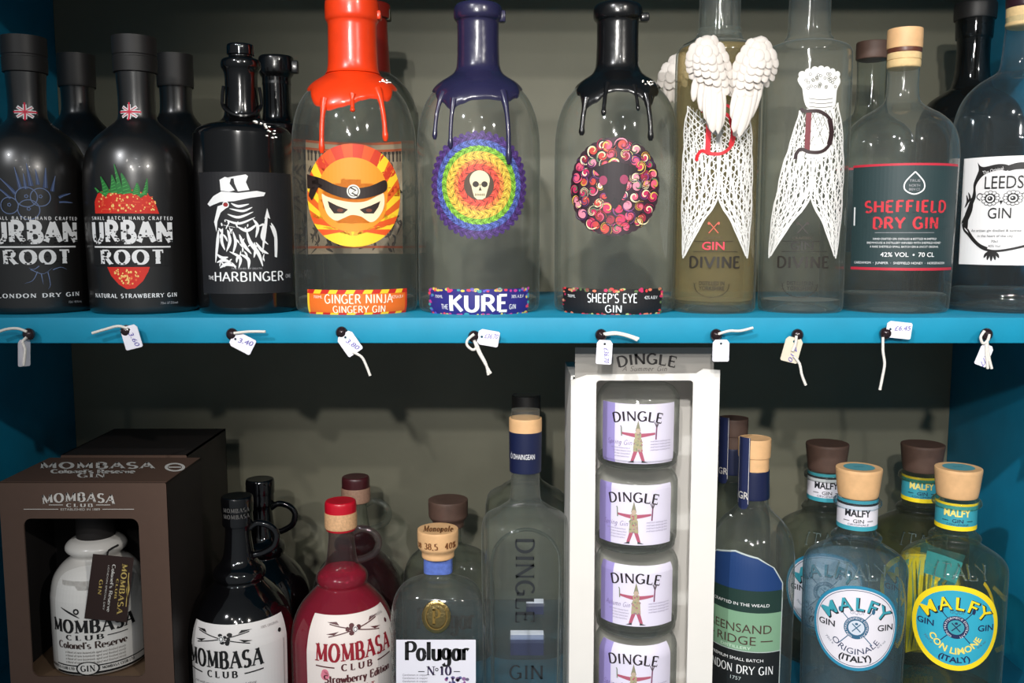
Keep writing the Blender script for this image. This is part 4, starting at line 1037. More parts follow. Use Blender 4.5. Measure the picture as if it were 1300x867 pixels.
def price_tag(label, px, py, cx, cy, w_, h_, rot, strings, txt=None, txtrot=0, mat=None, yaw=0.0, hole=None, group='price tags'):
    bm, p = pin(px, py)
    o = mesh_obj('push_pin', bm, M['pin'], None, 40, origin=(p.x, 0, p.z))
    tag(o, PINL.pop(0), 'pin', 'pins along the shelf edge')
    t = thing('price_tag', label, 'tag', (p.x, -.006, p.z), group)
    bm = bmesh.new(); Y0 = -.0064; c, s_ = cos(radians(rot)), sin(radians(rot)); yc, ys = cos(radians(yaw)), sin(radians(yaw))
    k = mpp(Y0, -.01); C0 = at(cx, cy, Y0)
    def fn(x, y, d):
        X_, Z_ = x*c-y*s_, -(x*s_+y*c)
        return Vector((C0.x+X_*k*yc, Y0-.0005+d+X_*k*ys*1.0, C0.z+Z_*k))
    out = [(-w_/2+3.2, -h_/2), (w_/2-3.2, -h_/2), (w_/2, -h_/2+4), (w_/2, h_/2-1.5), (w_/2-1.5, h_/2), (-w_/2+1.5, h_/2), (-w_/2, h_/2-1.5), (-w_/2, -h_/2+4)]
    hl = [(1.6*cos(2*pi*q/10), -h_/2+5+1.6*sin(2*pi*q/10)) for q in range(10)]
    plate(bm, [out, hl], fn, .0005)
    mesh_obj('card', bm, mat or M['tag'], t, 20)
    if txt:
        a = Art(); a.text(txt, 0, h_*.12 if txtrot else 5, 6.5 if not txtrot else 6, INKP, 1, None if not txtrot else h_*.62, 'sans', 0, .25, txtrot)
        if txtrot:
            pass
        bmf = lambda x, y, l: fn(x, y, -.0002-EPS*l)
        a.build('handwriting', t, bmf)
    for sp in strings:
        bm = bmesh.new(); pts = [at(x, y, -.0078 if len(q) < 1 else q[0]) for x, y, *q in sp]
        tube(bm, smooth3(pts, 5), .00095, 7); mesh_obj('string', bm, M['string'], t, 60)
    return t
PINL = ['pin left of the frame end of the shelf edge, holding an edge-on tag', 'pin hidden under the tag below the strawberry bottle', 'pin in the shelf edge under the beaked figure bottle', 'pin in the shelf edge under the orange wax bottle',
        'pin in the shelf edge under the navy wax bottle', 'pin in the shelf edge under the black wax bottle', 'pin in the shelf edge under the golden winged bottle', 'pin in the shelf edge under the crowned bottle',
        'pin in the shelf edge under the dark green label bottle', 'pin in the shelf edge under the owl label bottle']
PINL[0] = 'leftmost pin in the shelf edge, under the berry sketch bottle'
price_tag('white tag turned edge-on, hanging under the berry sketch bottle', 37, 424, 31, 448, 20, 34, 4, [[(-6, 423), (8, 418), (22, 417), (34, 421)], [(34, 428), (29, 434), (32, 444), (30, 464)]], None, yaw=74)
price_tag('white tag hanging vertically under the strawberry bottle, string out to its left', 161, 420, 167, 428, 22, 30, -14, [[(117, 423), (134, 418), (150, 414), (162, 417)]], '3.60', 76)
price_tag('white tag lying slantwise under the beaked figure bottle', 295, 424, 308, 435, 21, 30, -62, [[(297, 423), (316, 421), (337, 421)]], '3.40', 78)
price_tag('white tag tilted to the right under the orange wax bottle, string trailing below', 434, 422, 444, 436, 22, 29, -34, [[(448, 447), (459, 453), (465, 464), (470, 477)]], '3.80', 70)
price_tag('white tag lying sideways under the navy wax bottle, looped string hanging', 602, 427, 620, 429, 20, 27, -80, [[(602, 424), (594, 431), (593, 438), (600, 444), (606, 441)], [(602, 432), (607, 446), (615, 460), (623, 474)], [(604, 434), (610, 448), (617, 462), (620, 476)]], '£36.70', 84)
price_tag('lilac white tag hanging straight down under the black wax bottle', 763, 425, 767, 447, 20, 31, 3, [[(766, 424), (780, 422), (796, 425), (811, 430)], [(768, 425), (784, 424), (800, 428), (809, 432)]], '£36.70', 84)
price_tag('blank white tag hanging straight under the golden winged bottle', 909, 425, 915, 445, 21, 28, 0, [[(912, 424), (926, 420), (940, 420), (956, 416)]], None)
price_tag('beige tag hanging under the crowned bottle, string trailing below', 1012, 425, 1005, 444, 22, 32, 14, [[(1008, 452), (1015, 462), (1018, 476), (1023, 489)], [(1011, 426), (1010, 436), (1006, 446)]], '4.10', 100, M['tagbeige'])
price_tag('lilac white tag lying sideways under the dark green label bottle, long string below', 1124, 423, 1141, 419, 21, 32, -84, [[(1121, 428), (1121, 446), (1123, 462), (1120, 480), (1117, 495)]], '£6.45', 84)
price_tag('small white tag twisted on a knotted string under the owl label bottle', 1252, 424, 1249, 451, 16, 28, 20, [[(1250, 420), (1245, 428), (1248, 436), (1254, 432), (1256, 424)], [(1253, 432), (1254, 444), (1256, 456), (1259, 468)], [(1252, 434), (1252, 446), (1253, 458), (1254, 468)]], '4.77', 100)

# ================================================================== bottom row: brown gift boxes
def atz(px, py, z):
    dx, f, u = ray(px, py); t = (z-CAMZ)/u
    return Vector((dx*t, CAMY+f*t, z))
SILV, GOLDI = ink(206, 202, 196), ink(196, 170, 96)
def gift_box(label, x0, x1, y0, y1, z1, window, detail):
    t = thing('gift_box', label, 'gift box', ((x0+x1)/2, (y0+y1)/2, FLOORZ), 'brown gift boxes')
    th = .0012; bm = bmesh.new()
    box(bm, x0, y0, FLOORZ, x0+th, y1, z1); box(bm, x1-th, y0, FLOORZ, x1, y1, z1); box(bm, x0, y1-th, FLOORZ, x1, y1, z1)
    box(bm, x0, y0, z1-th, x1, y1, z1); box(bm, x0, y0, FLOORZ, x1, y1, FLOORZ+th)
    mesh_obj('carton', bm, M['sidecard'], t, 30)
    if window:
        bm = bmesh.new(); box(bm, x0+.0002, y0+.0012, z1, x1-.0002, y1-.0002, z1+.0005); mesh_obj('lid', bm, M['brownbox'], t, 30)
    bm = bmesh.new(); fn = lambda x, z, d: Vector((x, y0-.0004+d, z))
    loops = [rrect(x0, FLOORZ, x1, z1, .0012, 3)]
    if window: loops.append(list(reversed(rrect(window[0], window[2], window[1], window[3], .0055, 6))))
    plate(bm, loops, fn, .0014); mesh_obj('front_panel', bm, M['brownbox'], t, 30)
    if window:
        bm = bmesh.new(); box(bm, x0+th, y0+.002, window[2]-.006, x1-th, y1-th, window[2]-.003); mesh_obj('tray', bm, plain('tan_card', (120, 96, 74), .7), t, 30)
        bm = bmesh.new(); e = .0002
        box(bm, x0+th, y1-th-e-.0004, FLOORZ+.003, x1-th, y1-th-e, z1-th-e); box(bm, x0+th+e, y0+.003, FLOORZ+.003, x0+th+.0006, y1-th, z1-th-e); box(bm, x1-th-.0006, y0+.003, FLOORZ+.003, x1-th-e, y1-th, z1-th-e)
        mesh_obj('lining', bm, M['boxshade'], t, 30)
    return t
p, q = at(-2, 612, .029), at(211, 614, .029)
bx0, bx1, bz = p.x, q.x, zat(613, .029)
wx0, wx1, wz1 = at(30, 660, .029).x, at(176, 660, .029).x, zat(658, .029)
g1 = gift_box('brown gift box with an arched window showing the bottle inside', bx0, bx1, .029, .1025, bz, (wx0, wx1, -.262, wz1), True)
a = Art()
a.text('MOMBASA', 100, 636.5, 11, SILV, 1, 92, 'didone', arc=300, thick=.26, thin=.1, serif=.12)
a.text('CLUB', 101, 643.5, 4.2, SILV, 1, 34, 'didone', gap=.4); a.rect(62, 640.5, 80, 641.4, SILV, 1); a.rect(122, 640.5, 140, 641.4, SILV, 1)
a.rect(30, 646, 74, 646.8, SILV, 1); a.rect(130, 646, 170, 646.8, SILV, 1); a.text('ESTABLISHED IN 1889', 102, 648, 2.8, SILV, 1, 50)
a.build('front_print', g1, lambda x, y, l: at(x, y, .0284-EPS*l))
a = Art()
a.text('MOMBASA', 124, 594.5, 7.5, SILV, 1, 146, 'didone', thick=.24, thin=.14, serif=.12); a.text("Colonel's Reserve", 118, 600.5, 4.4, SILV, 1, 108, 'black', thick=.3, thin=.16); a.text('GIN', 116, 606, 5, SILV, 1, 36, 'didone')
a.ring(222, 593, 9, 13, SILV, 1, ky=.42); a.line([(214, 593), (230, 593)], 1.5, SILV, 1)
a.build('lid_print', g1, lambda x, y, l: atz(x, y, bz+.0006+EPS*l))
g2 = gift_box('gift box with shade-darkened top standing behind the windowed brown box', bx0+.004, at(287, 560, .215).x, .113, .215, bz, None, False)  # no brown lid: shade under the shelf put into its dark top

# bottle inside the first box
TRAY = -.2644
MB = [(628, 15), (660, 16), (676, 18), (682, 30), (688, 36), (694, 36), (700, 30), (704, 32), (712, 42), (724, 51), (740, 55), (760, 56), (850, 55), (858, 54)]
b = Bottle('gin_bottle', 'cream ceramic bottle standing inside the windowed gift box', 127, 780, .0650, TRAY, MB)
b.body('bottle_body', M['cream'], 660); b.ring('stopper', M['boxshade'], [(640, 12), (640, 22), (660, 23), (679, 23), (681, 20)])  # stopper coloured dark for the unlit space under the box top
def spears(a, cx, y, w_, m, l=3):
    for sg in (1, -1):
        a.line([(cx-sg*w_, y-7), (cx+sg*w_, y+7)], 1.2, m, l)
        a.poly([(cx+sg*w_*.6, y-5.5), (cx+sg*w_*.72, y-9.5), (cx+sg*w_*1.12, y-9)], m, l); a.poly([(cx-sg*w_*.62, y+1), (cx-sg*w_*.8, y+5), (cx-sg*w_*1.1, y+4)], m, l)
    for k in range(9): a.ell(cx+rd2.uniform(-11, 11), y+rd2.uniform(-5, 5), rd2.uniform(2, 4), rd2.uniform(1.5, 3), m, l, 7)
    a.ell(cx, y, 3.5, 3.5, WHITE, l+1, 12); a.ring(cx, y, 2, 2.8, m, l+2, n=10)
def club_label(b, cx, top, wl, wr, m, m2, edition, paper, clubdy=0, scale=1.0):
    a = Art(); S = scale
    a.rect(cx-wl, top, cx+wr, top+108, paper, 0)
    spears(a, cx, top+16*S, 36*S, m2)
    a.text('MOMBASA', cx, top+52*S, 21*S, m, 3, 106*S, 'didone', thick=.3, thin=.1, serif=.2)
    a.text('CLUB', cx, top+64*S, 8*S, m2, 3, 40*S, 'didone', gap=.45, thin=.12)
    for sg in (-1, 1): a.line([(cx+sg*28*S, top+60*S), (cx+sg*52*S, top+58*S)], 1.6*S, m2, 3, 0)
    if edition:
        a.text(edition, cx+4, top+79*S, 9.5*S, m2 if m is not m2 else m, 3, 92*S, 'black', thick=.26, thin=.1)
        a.text('GIN', cx+4, top+100*S, 15*S, m, 3, 38*S, 'didone')
    else:
        for k in range(6): a.text('rich with exotic botanicals sourced along', cx, top+(74+6*k)*S, 3.2, ink(120, 116, 116), 3, (84-3*k)*S, 'sans', 0, .2)
    a.text('100% ORIGINAL', cx+wr-26, top+9, 3, ink(150, 140, 140), 3, 28)
    a.rect(cx+wr-8, top+30, cx+wr-7, top+104, ink(150, 140, 140), 3); a.ell(cx+wr-13, top+18, 3, 3, m2, 3, 6)
    return a
rd2 = random.Random(14); CR = ink(236, 233, 228)
a = Art(); a.rect(66, 737, 190, 855, CR, 0); a.ell(118, 738, 51, 13, CR, 0, 40)
a.curve([(78, 772), (92, 778), (104, 784)], 2.4, BLK, 3, 2); a.curve([(160, 772), (140, 779), (128, 784)], 2.4, BLK, 3, 2); a.ring(100, 776, 2, 4, BLK, 3, n=8)
a.text('MOMBASA', 118, 803, 16, BLK, 3, 112, 'didone', thick=.3, thin=.1); a.text('CLUB', 108, 812, 6, BLK, 3, 48, 'didone', gap=.45); a.rect(136, 808, 162, 809.2, BLK, 3)
a.text("Colonel's Reserve", 116, 823, 8.5, ink(60, 40, 34), 3, 90, 'black')
for k in range(4): a.text('a blend of rare botanicals aged and finished slowly', 120, 829+4.2*k, 2.8, ink(120, 112, 106), 3, 76, 'sans', 0, .2)
a.rect(66, 844, 190, 845.4, BLK, 3); a.rect(66, 852.5, 190, 855, BLK, 3); a.ring(111, 848, 12.5, 14, BLK, 4, ky=.6); a.ell(111, 848, 13, 7.4, CR, 4, 24); a.text('GIN', 111, 851.5, 7.5, BLK, 5, 18, 'didone'); a.ring(111, 848, 12.5, 14.5, BLK, 5, ky=.6)
for sg in (-1, 1): a.text('MOMBASA CLUB LTD', 111+sg*38, 850, 3.2, BLK, 4, 42, 'didone')
a.build('front_label', b.root, b.wrap(118, 800), 5)
bm = bmesh.new(); Yt = b.Y-b.r(b.z(760))-.0012
C4 = [(118, 703), (170, 708), (161, 790), (107, 785)]
def tagmap(u, v, d):
    x = (C4[0][0]*(1-u)+C4[1][0]*u)*(1-v)+(C4[3][0]*(1-u)+C4[2][0]*u)*v; y = (C4[0][1]*(1-u)+C4[1][1]*u)*(1-v)+(C4[3][1]*(1-u)+C4[2][1]*u)*v
    return at(x, y, Yt+.004*(1-v)*0+d)
plate(bm, [[(0, 0), (1, 0), (1, 1), (0, 1)]], tagmap, .0006)
tg = mesh_obj('neck_tag', bm, plain('dark_brown_card', (44, 24, 18), .5), b.root, 20)
a = Art(); 
a.text('MOMBASA', 74, 42, 13, GOLDI, 1, 66, 'didone', rot=90); a.text('CLUB', 64, 42, 5, GOLDI, 1, 26, 'didone', rot=90); a.text("Colonel's Reserve", 50, 42, 8, SILV, 1, 62, 'black', rot=90, align='c'); a.text('LONDON SPECIAL DRY', 40, 42, 4, SILV, 1, 58, rot=90); a.text('GIN', 24, 42, 8, GOLDI, 1, 20, 'didone', rot=90)
a.poly([(94, 30), (98, 42), (94, 54), (90, 42)], GOLDI, 1); a.line([(92, 20), (94, 64)], 2, GOLDI, 1)
a.build('gilt_print', tg, lambda x, y, l: tagmap(x/100, y/84, -.0002-EPS*l))
bm = bmesh.new(); tube(bm, smooth3([at(136, 707, Yt+.0006), at(138, 699, b.Y-b.r(b.z(694))-.0012), at(150, 692, b.Y-b.r(b.z(692))-.001)], 5), .0008, 6); mesh_obj('cord', bm, M['blackcap'], b.root)

# ================================================================== swing handled jugs
JUG = [(-4, 17), (0, 16.5), (10, 16), (36, 19), (46, 23), (52, 29), (57, 32), (63, 32), (68, 30), (72, 33), (82, 43), (94, 53), (108, 60), (124, 64), (146, 65), (260, 63)]
def jug(label, px, py, Y, glassm, capm, s=1.0, hm=None, liq=None, group=None, hdir=1.0):
    """px, py: centre of the neck just under the cap"""
    b = Bottle('gin_jug', label, px, py, Y, FLOORZ, [(py+y*s, hw*s) for y, hw in JUG], 'bottle')
    b.body('jug_body', glassm)
    c = lambda *q: [(py+y*s, h*s) for y, h in q]
    b.ring('cap', capm, c((-37, 14), (-37, 18), (-35, 19.5), (-30, 20), (-18, 19.6), (-17, 18.8), (-2, 19), (0, 17)))
    bm = bmesh.new(); k = mpp(Y, b.z(py+20))*s; zt = b.z(py+4*s)
    R0 = b.r(zt); pts = [(R0*.9, zt), (R0+9*k, zt+6*k), (R0+24*k, zt+2*k), (R0+32*k, zt-9*k), (R0+28*k, zt-24*k), (R0+14*k, zt-33*k), (R0+2*k, zt-36*k)]
    an = b.view + radians(90) - .25*hdir
    tube(bm, smooth3([(b.x+r_*sin(an), Y-r_*cos(an), z) for r_, z in pts], 6), 4.3*k, 14)
    mesh_obj('handle', bm, hm or glassm, b.root, 60)
    return b
b = jug('black glass jug with a white label, beside the gift box', 302, 666, .078, M['blackgloss'], M['blackgloss'])
a = Art(); 
for y in (650, 658): a.text('MOMBASA', 300, y, 5, ink(90, 88, 86), 1, 34, 'didone', gap=.3)
a.build('cap_print', b.root, b.wrap(300, 650, off=.0006, rfix=b.r(b.z(666))*1.19), 3)
rd2 = random.Random(15)
a = club_label(b, 283, 795, 50, 92, BLK, BLK, None, ink(232, 228, 226)); a.build('front_label', b.root, b.wrap(284, 820), 5)
jug('black glass jug with ring handle standing behind the front black jug', 331, 641, .170, M['blackgloss'], M['blackgloss'], .9)
b = jug('pink gin jug with red cap and handle, off-white label with red lettering', 433, 672, .085, M['pinkglass'], M['redcap'], 1.0)
b.level('pink_gin', M['pinkliq'], 720, .0012)
b.ring('cap_band', M['band'], [(650, 19.4), (650, 20.3), (667, 20.3), (669, 19)])
rd2 = random.Random(16); CRM = ink(150, 22, 40); DKR = ink(84, 32, 36)
a = club_label(b, 452, 786, 66, 66, CRM, DKR, 'Strawberry Edition', ink(238, 226, 220)); a.ell(412, 853, 4.6, 5.2, ink(226, 130, 150), 3, 14); a.ell(412, 856, 5.5, 6, ink(226, 130, 150), 3, 14)
a.build('front_label', b.root, b.wrap(446, 820), 5)
b = jug('dark pink jug with maroon cap standing behind the red capped jug', 452, 637, .178, M['clearshade'], M['browncap'], .88)
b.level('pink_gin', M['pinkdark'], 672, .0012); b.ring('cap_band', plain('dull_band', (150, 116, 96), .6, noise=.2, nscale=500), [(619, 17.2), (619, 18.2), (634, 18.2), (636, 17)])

# ================================================================== flat shouldered bottle with a carved wooden stopper
PG = [(700, 16), (706, 16.5), (724, 17), (731, 20), (735, 30), (740, 41), (748, 50), (760, 56.5), (778, 59.5), (800, 60), (940, 58)]
def polugar(label, px, py0, Y, glassm, corkm, s=1.0, front=True):
    T = lambda pr: [(py0+(y-690)*s, hw*s) for y, hw in pr]
    b = Bottle('gin_bottle', label, px, py0, Y, FLOORZ, T(PG), flat=.66, expo=3.0)
    b.body('bottle_body', glassm)
    b.ring('stopper', corkm, T([(671, 18), (671, 24), (673, 26), (688, 25.6), (693, 25), (697, 22), (700, 20.5), (706, 20), (706, 14)]), flat=1.0)
    if front: b.ring('neck_band', M['blueband'], T([(707, 17.6), (708, 18), (724, 18.2), (725, 17.4)]), flat=.7, expo=3.0)
    return b
b = polugar('square shouldered clear bottle with carved wooden stopper and gold oval seal', 556, 690, .057, M['clear'], M['cork'])
a = Art(); BRN = ink(112, 64, 26)
a.text('38,5  40%', 560, 693, 7.5, BRN, 1, 44, 'didone'); a.text('38', 528, 693, 6, BRN, 1, 9, 'didone')
a.build('burnt_lettering', b.root, b.wrap(556, 690, rfix=26*mpp(.057, b.z(690))), 3)
a = Art(); a.text('Monopole', 556, 675.5, 7, BRN, 1, 38, 'didone', shear=.2); ztop = zat(671, .057)
a.build('lid_lettering', b.root, lambda x, y, l: atz(x, y-1, ztop+.0002+EPS*l))
bm = bmesh.new(); Yf = b.Y-b.r(b.z(800))*b.flat
p = at(554, 783, Yf); k = mpp(Yf, p.z)
bmesh.ops.create_uvsphere(bm, u_segments=40, v_segments=20, radius=1, matrix=Matrix.Translation(p) @ Matrix.Diagonal((18.5*k, .0022, 22*k, 1)))
seal = mesh_obj('gold_seal', bm, M['gold'], b.root, 60)
a = Art(); GD = ink(120, 96, 40); a.ring(554, 783, 13, 14, GD, 1, ky=1.2); a.text('P', 554, 793, 19, GD, 1, 11, 'didone'); a.text('LE VRAI POLUGAR', 554, 768.5, 3.4, GD, 1, 34, arc=16)
a.build('seal_relief', seal, lambda x, y, l: at(x, y, Yf-.0024-EPS*l))
a = Art(); a.rect(503, 812, 604, 912, ink(228, 226, 236), 0); VI = ink(112, 96, 132)
a.text('Polugar', 555, 838, 23, BLK, 2, 82, 'black', thick=.26, thin=.1, serif=.09); a.text('N', 547, 857, 11, ink(50, 36, 70), 2, 11, 'didone'); a.ring(554.5, 850, 1.2, 2.2, BLK, 2, n=10)
a.text('10', 566, 857, 11, ink(50, 36, 70), 3, 15, 'didone'); a.rect(531, 852, 539, 853, BLK, 2); a.rect(576, 852, 584, 853, BLK, 2)
for k in range(3): a.text('Gentlemen in copper', 527, 858+4*k, 2.6, ink(120, 116, 130), 2, 32)
rd = random.Random(8)
for k in range(26): a.ell(580+rd.uniform(-14, 16), 868+rd.uniform(-8, 10), rd.uniform(1.5, 3.4), rd.uniform(1.5, 3), ink(rd.randint(100, 150), rd.randint(80, 110), rd.randint(120, 160)), 2, 7)
a.build('front_label', b.root, b.front(.0004, Yf))
b = polugar('clear bottle with a dark stopper behind the gold seal bottle', 569, 652, .166, M['clearshade'], M['corkdark'], .97, False)
a = Art(); a.text('Polugar', 566, 798, 26, BLK, 1, 74, 'black', thick=.26, thin=.1, serif=.09); a.build('front_print', b.root, b.front(.0004))

# ================================================================== tall square bottle with upright lettering
DG_ = [(520, 18), (530, 18), (596, 18), (620, 18.4), (634, 20), (640, 25), (644, 31), (648, 36), (652, 44), (657, 51), (664, 54.5), (682, 55.5), (760, 54.5), (960, 50)]
def dingle(label, px, py, Y, glassm, s=1.0):
    T = lambda pr: [(py+(y-590)*s, hw*s) for y, hw in pr]
    b = Bottle('gin_bottle', label, px, py, Y, FLOORZ, T(DG_), flat=.8, expo=3.2); b.T = T
    b.body('bottle_body', glassm); return b
b = dingle('tall square clear bottle with navy neck band and upright dark lettering', 667, 590, .062, M['clear'])
b.ring('stopper', M['cork'], [(530, 18), (530, 20), (532, 20.8), (549, 20.6), (549, 19)], smooth=30); b.ring('stopper_top', M['blackcap'], [(503, 15), (503, 18), (529.8, 18), (529.8, 16)], smooth=30) if False else None
b.ring('neck_band', M['navyband'], [(549, 20.4), (550, 20.8), (594, 20.2), (595, 19.6), (595, 18)], smooth=30)
a = Art(); a.text('Ó DHAINGEAN', 663, 582, 6.5, WHITE, 1, 34); a.build('band_print', b.root, b.wrap(663, 580, rfix=21.0*mpp(.062, b.z(580))), 3)
Yf = b.Y-b.r(b.z(760))*b.flat
a = Art(); DK_ = ink(30, 34, 38)
a.text('DINGLE', 655, 737, 23, DK_, 2, 106, 'roman', rot=90, thick=.18, thin=.1); a.build('upright_lettering', b.root, b.front(.0013, Yf))
a = Art(); a.text('GIN', 668, 862, 17, DK_, 2, 43, 'roman', thick=.15, thin=.09); a.build('front_lettering', b.root, b.front(.0006, Yf))
bm = bmesh.new(); tube(bm, smooth3([at(x, y, Yf+.0002) for x, y in ((626, 900), (625, 800), (624, 720), (630, 694), (646, 678), (668, 672), (690, 678), (706, 694), (711, 720), (710, 800), (708, 900))], 6), .0012, 8)
mesh_obj('embossed_arch', bm, M['clearthick'], b.root, 60)
a = Art(); NB, NW = ink(24, 34, 74), ink(206, 212, 224)
a.rect(648, 818, 690, 838, NB, 0); a.rect(648, 812, 690, 818, ink(120, 134, 168), 0); a.rect(648, 806, 690, 812, NW, 0); a.rect(668, 772, 690, 786, NB, 0); a.rect(668, 766, 690, 772, NW, 0)
Yb_ = b.Y+b.r(b.z(760))*b.flat
a.build('back_label', b.root, lambda x, y, l: at(x, y-6, Yb_-.0015+EPS*l))
bd = dingle('tall square clear bottle with black cap standing behind the navy banded one', 668, 566, .172, M['clearshade'], .93)
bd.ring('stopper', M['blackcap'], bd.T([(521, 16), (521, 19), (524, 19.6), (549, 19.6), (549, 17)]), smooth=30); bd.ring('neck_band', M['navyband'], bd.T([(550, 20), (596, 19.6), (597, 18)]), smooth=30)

# ================================================================== white window box with four stacked small bottles
WY0, WY1 = .030, .104
wx0, wx1 = at(725, 480, WY0).x, at(914, 480, WY0).x
t = thing('gift_box', 'tall white gift box with a cut-out window showing four small bottles', 'gift box', ((wx0+wx1)/2, (WY0+WY1)/2, FLOORZ))
zt = zat(474, WY0); ztc = zat(441, WY0+.004)
bm = bmesh.new(); zz = lambda x, y, d: Vector((x, WY0+d, y))
v0, v1 = at(757, 490, WY0).x, at(880, 490, WY0).x
def wob(lp): return lp
outer = [(wx0, FLOORZ), (wx1, FLOORZ), (wx1-.0004, -.2), (wx1, -.12), (wx1, zat(470, WY0)), (at(893, 471, WY0).x, zat(468, WY0)), (at(884, 476, WY0).x, zat(474, WY0)), (at(800, 476, WY0).x, zat(475, WY0)), (at(745, 478, WY0).x, zat(476, WY0)), (wx0, zat(483, WY0))]
plate(bm, [outer, list(reversed(rrect(v0, FLOORZ+.012, v1, zat(483, WY0), .0025, 5)))], zz, .0016)
mesh_obj('front_panel', bm, M['whitebox'], t, 25)
bm = bmesh.new(); e = .0014
box(bm, wx0, WY0+.0018, FLOORZ, wx0+e, WY1, zt-.002); box(bm, wx1-e, WY0+.0018, FLOORZ, wx1, WY1, zt-.002); box(bm, wx0, WY1-e, FLOORZ, wx1, WY1, zt-.002); box(bm, wx0, WY0+.0018, FLOORZ, wx1, WY1, FLOORZ+e)
box(bm, wx0, WY0+.004, zt-.003, wx1, WY1, zt-.002)
mesh_obj('carton', bm, M['whitebox'], t, 25)
bm = bmesh.new(); box(bm, at(730, 460, WY0+.004).x, WY0+.0034, zat(484, WY0+.004), at(906, 460, WY0+.004).x, WY0+.0046, ztc); mesh_obj('back_card', bm, M['greycard'], t, 25)
a = Art(); a.text('DINGLE', 821, 462, 13, ink(30, 24, 24), 1, 72, 'roman', thick=.2, thin=.12, arc=150); a.text('A Summer Gin', 818, 471, 6, ink(70, 60, 58), 1, 56, 'fine', shear=.3)
a.build('card_print', t, lambda x, y, l: at(x, y, WY0+.0032-EPS*l))
names = ['small clear bottle at the top of the stack in the white box', 'second small bottle from the top in the white box', 'third small bottle from the top in the white box', 'lowest small bottle of the stack in the white box']
LIL, LILD = ink(226, 220, 238), ink(160, 148, 208)
zbase = [zat(484+103*k+103, .064) for k in range(4)]; zbase[3] = FLOORZ+e
def patch_man(a, cx, top, seed):
    rd = random.Random(seed); cols = [(170, 160, 120), (150, 120, 130), (190, 150, 150), (130, 140, 110), (180, 90, 110), (150, 150, 120)]
    def quilt(pts, n):
        xs = [p[0] for p in pts]; ys = [p[1] for p in pts]; a.poly(pts, ink(172, 164, 130), 3)
        for _ in range(n):
            x, y = rd.uniform(min(xs)+1, max(xs)-1), rd.uniform(min(ys), max(ys)); a.ell(x, y, 1.3, 1.2, ink(*rd.choice(cols)), 4, 5)
    quilt([(cx-5, top+24), (cx+5, top+24), (cx+6, top+40), (cx-6, top+40)], 26); quilt([(cx-4, top+16), (cx+4, top+16), (cx+4, top+24), (cx-4, top+24)], 8)
    a.poly([(cx, top), (cx+3.5, top+14), (cx-3.5, top+14)], ink(140, 138, 112), 3); a.ell(cx, top+14, 3, 3.4, ink(190, 170, 150), 4, 12)
    PK = ink(176, 90, 112); a.poly([(cx-4, top+17), (cx-21, top+16), (cx-21, top+18.6), (cx-4, top+22)], PK, 3); a.poly([(cx+4, top+17), (cx+22, top+16), (cx+22, top+18.6), (cx+4, top+22)], PK, 3)
    a.line([(cx-21, top+21), (cx-21.5, top+10), (cx-22.5, top+8)], 1.4, ink(120, 130, 110), 3); a.line([(cx+23, top+25), (cx+24, top+8)], 1.8, ink(130, 80, 110), 3)
    for dx in (-3, 0, 3): a.line([(cx+24, top+10), (cx+24+dx, top+3)], 1.2, ink(90, 76, 86), 3)
    a.poly([(cx-5.5, top+40), (cx-.5, top+40), (cx-5, top+52), (cx-9, top+52)], PK, 3); a.poly([(cx+.5, top+40), (cx+5.5, top+40), (cx+9, top+52), (cx+5, top+52)], PK, 3)
    a.poly([(cx-5, top+51), (cx-5, top+54), (cx-13, top+54)], ink(70, 64, 70), 4); a.poly([(cx+5, top+51), (cx+5, top+54), (cx+13, top+54)], ink(70, 64, 70), 4)
for k in range(4):
    T0 = 484+103*k
    dxp = (2, -2, 2, 0)[k]
    b = Bottle('miniature_bottle', names[k], 809+dxp*.4-k*1.0, T0+50, .064, zbase[k]+.0006, [(T0+2, 34), (T0+4, 42), (T0+10, 48), (T0+18, 51.5), (T0+28, 52), (T0+84, 51.5), (T0+92, 50)], 'bottle', 'small bottles stacked in the white box')
    b.body('bottle_body', M['clear'])
    R = b.r(b.zb+.008); bm = bmesh.new(); loft(bm, [(b.zb+.0075, R-.003), (b.zb+.0066, R-.0018), (b.zb+.0022, R-.0022), (b.zb+.0012, R-.004)], b.x, b.Y, 48); mesh_obj('thick_base', bm, M['clearthick'], b.root, 40)
    a = Art(); cx = 809+dxp-k*1.2; T1 = T0+29 if k else T0+29
    a.rect(cx-54, T1, cx+53, T1+76, LIL, 0); a.rect(cx-54, T1, cx-32, T1+76, LILD, 1)
    a.text('DINGLE', cx-2, T1+21, 12, ink(36, 26, 34), 3, 63, 'roman', thick=.19, thin=.11, arc=130)
    patch_man(a, cx-1, T1+20, 30+k)
    a.text('Autumn Gin' if k == 2 else 'Spring Gin', cx-26, T1+52, 6, ink(120, 100, 150), 3, 34, 'fine', shear=.3)
    for q in range(4): a.text('each season botanical blend', cx-24+(2 if q else 0), T1+57+3.6*q, 2, ink(140, 130, 160), 3, 26-2*q); a.text('small batch distilled gin from', cx+30, T1+48+3.6*q, 2, ink(140, 130, 160), 3, 30)
    a.build('front_label', b.root, b.wrap(cx, T1+36), 4)

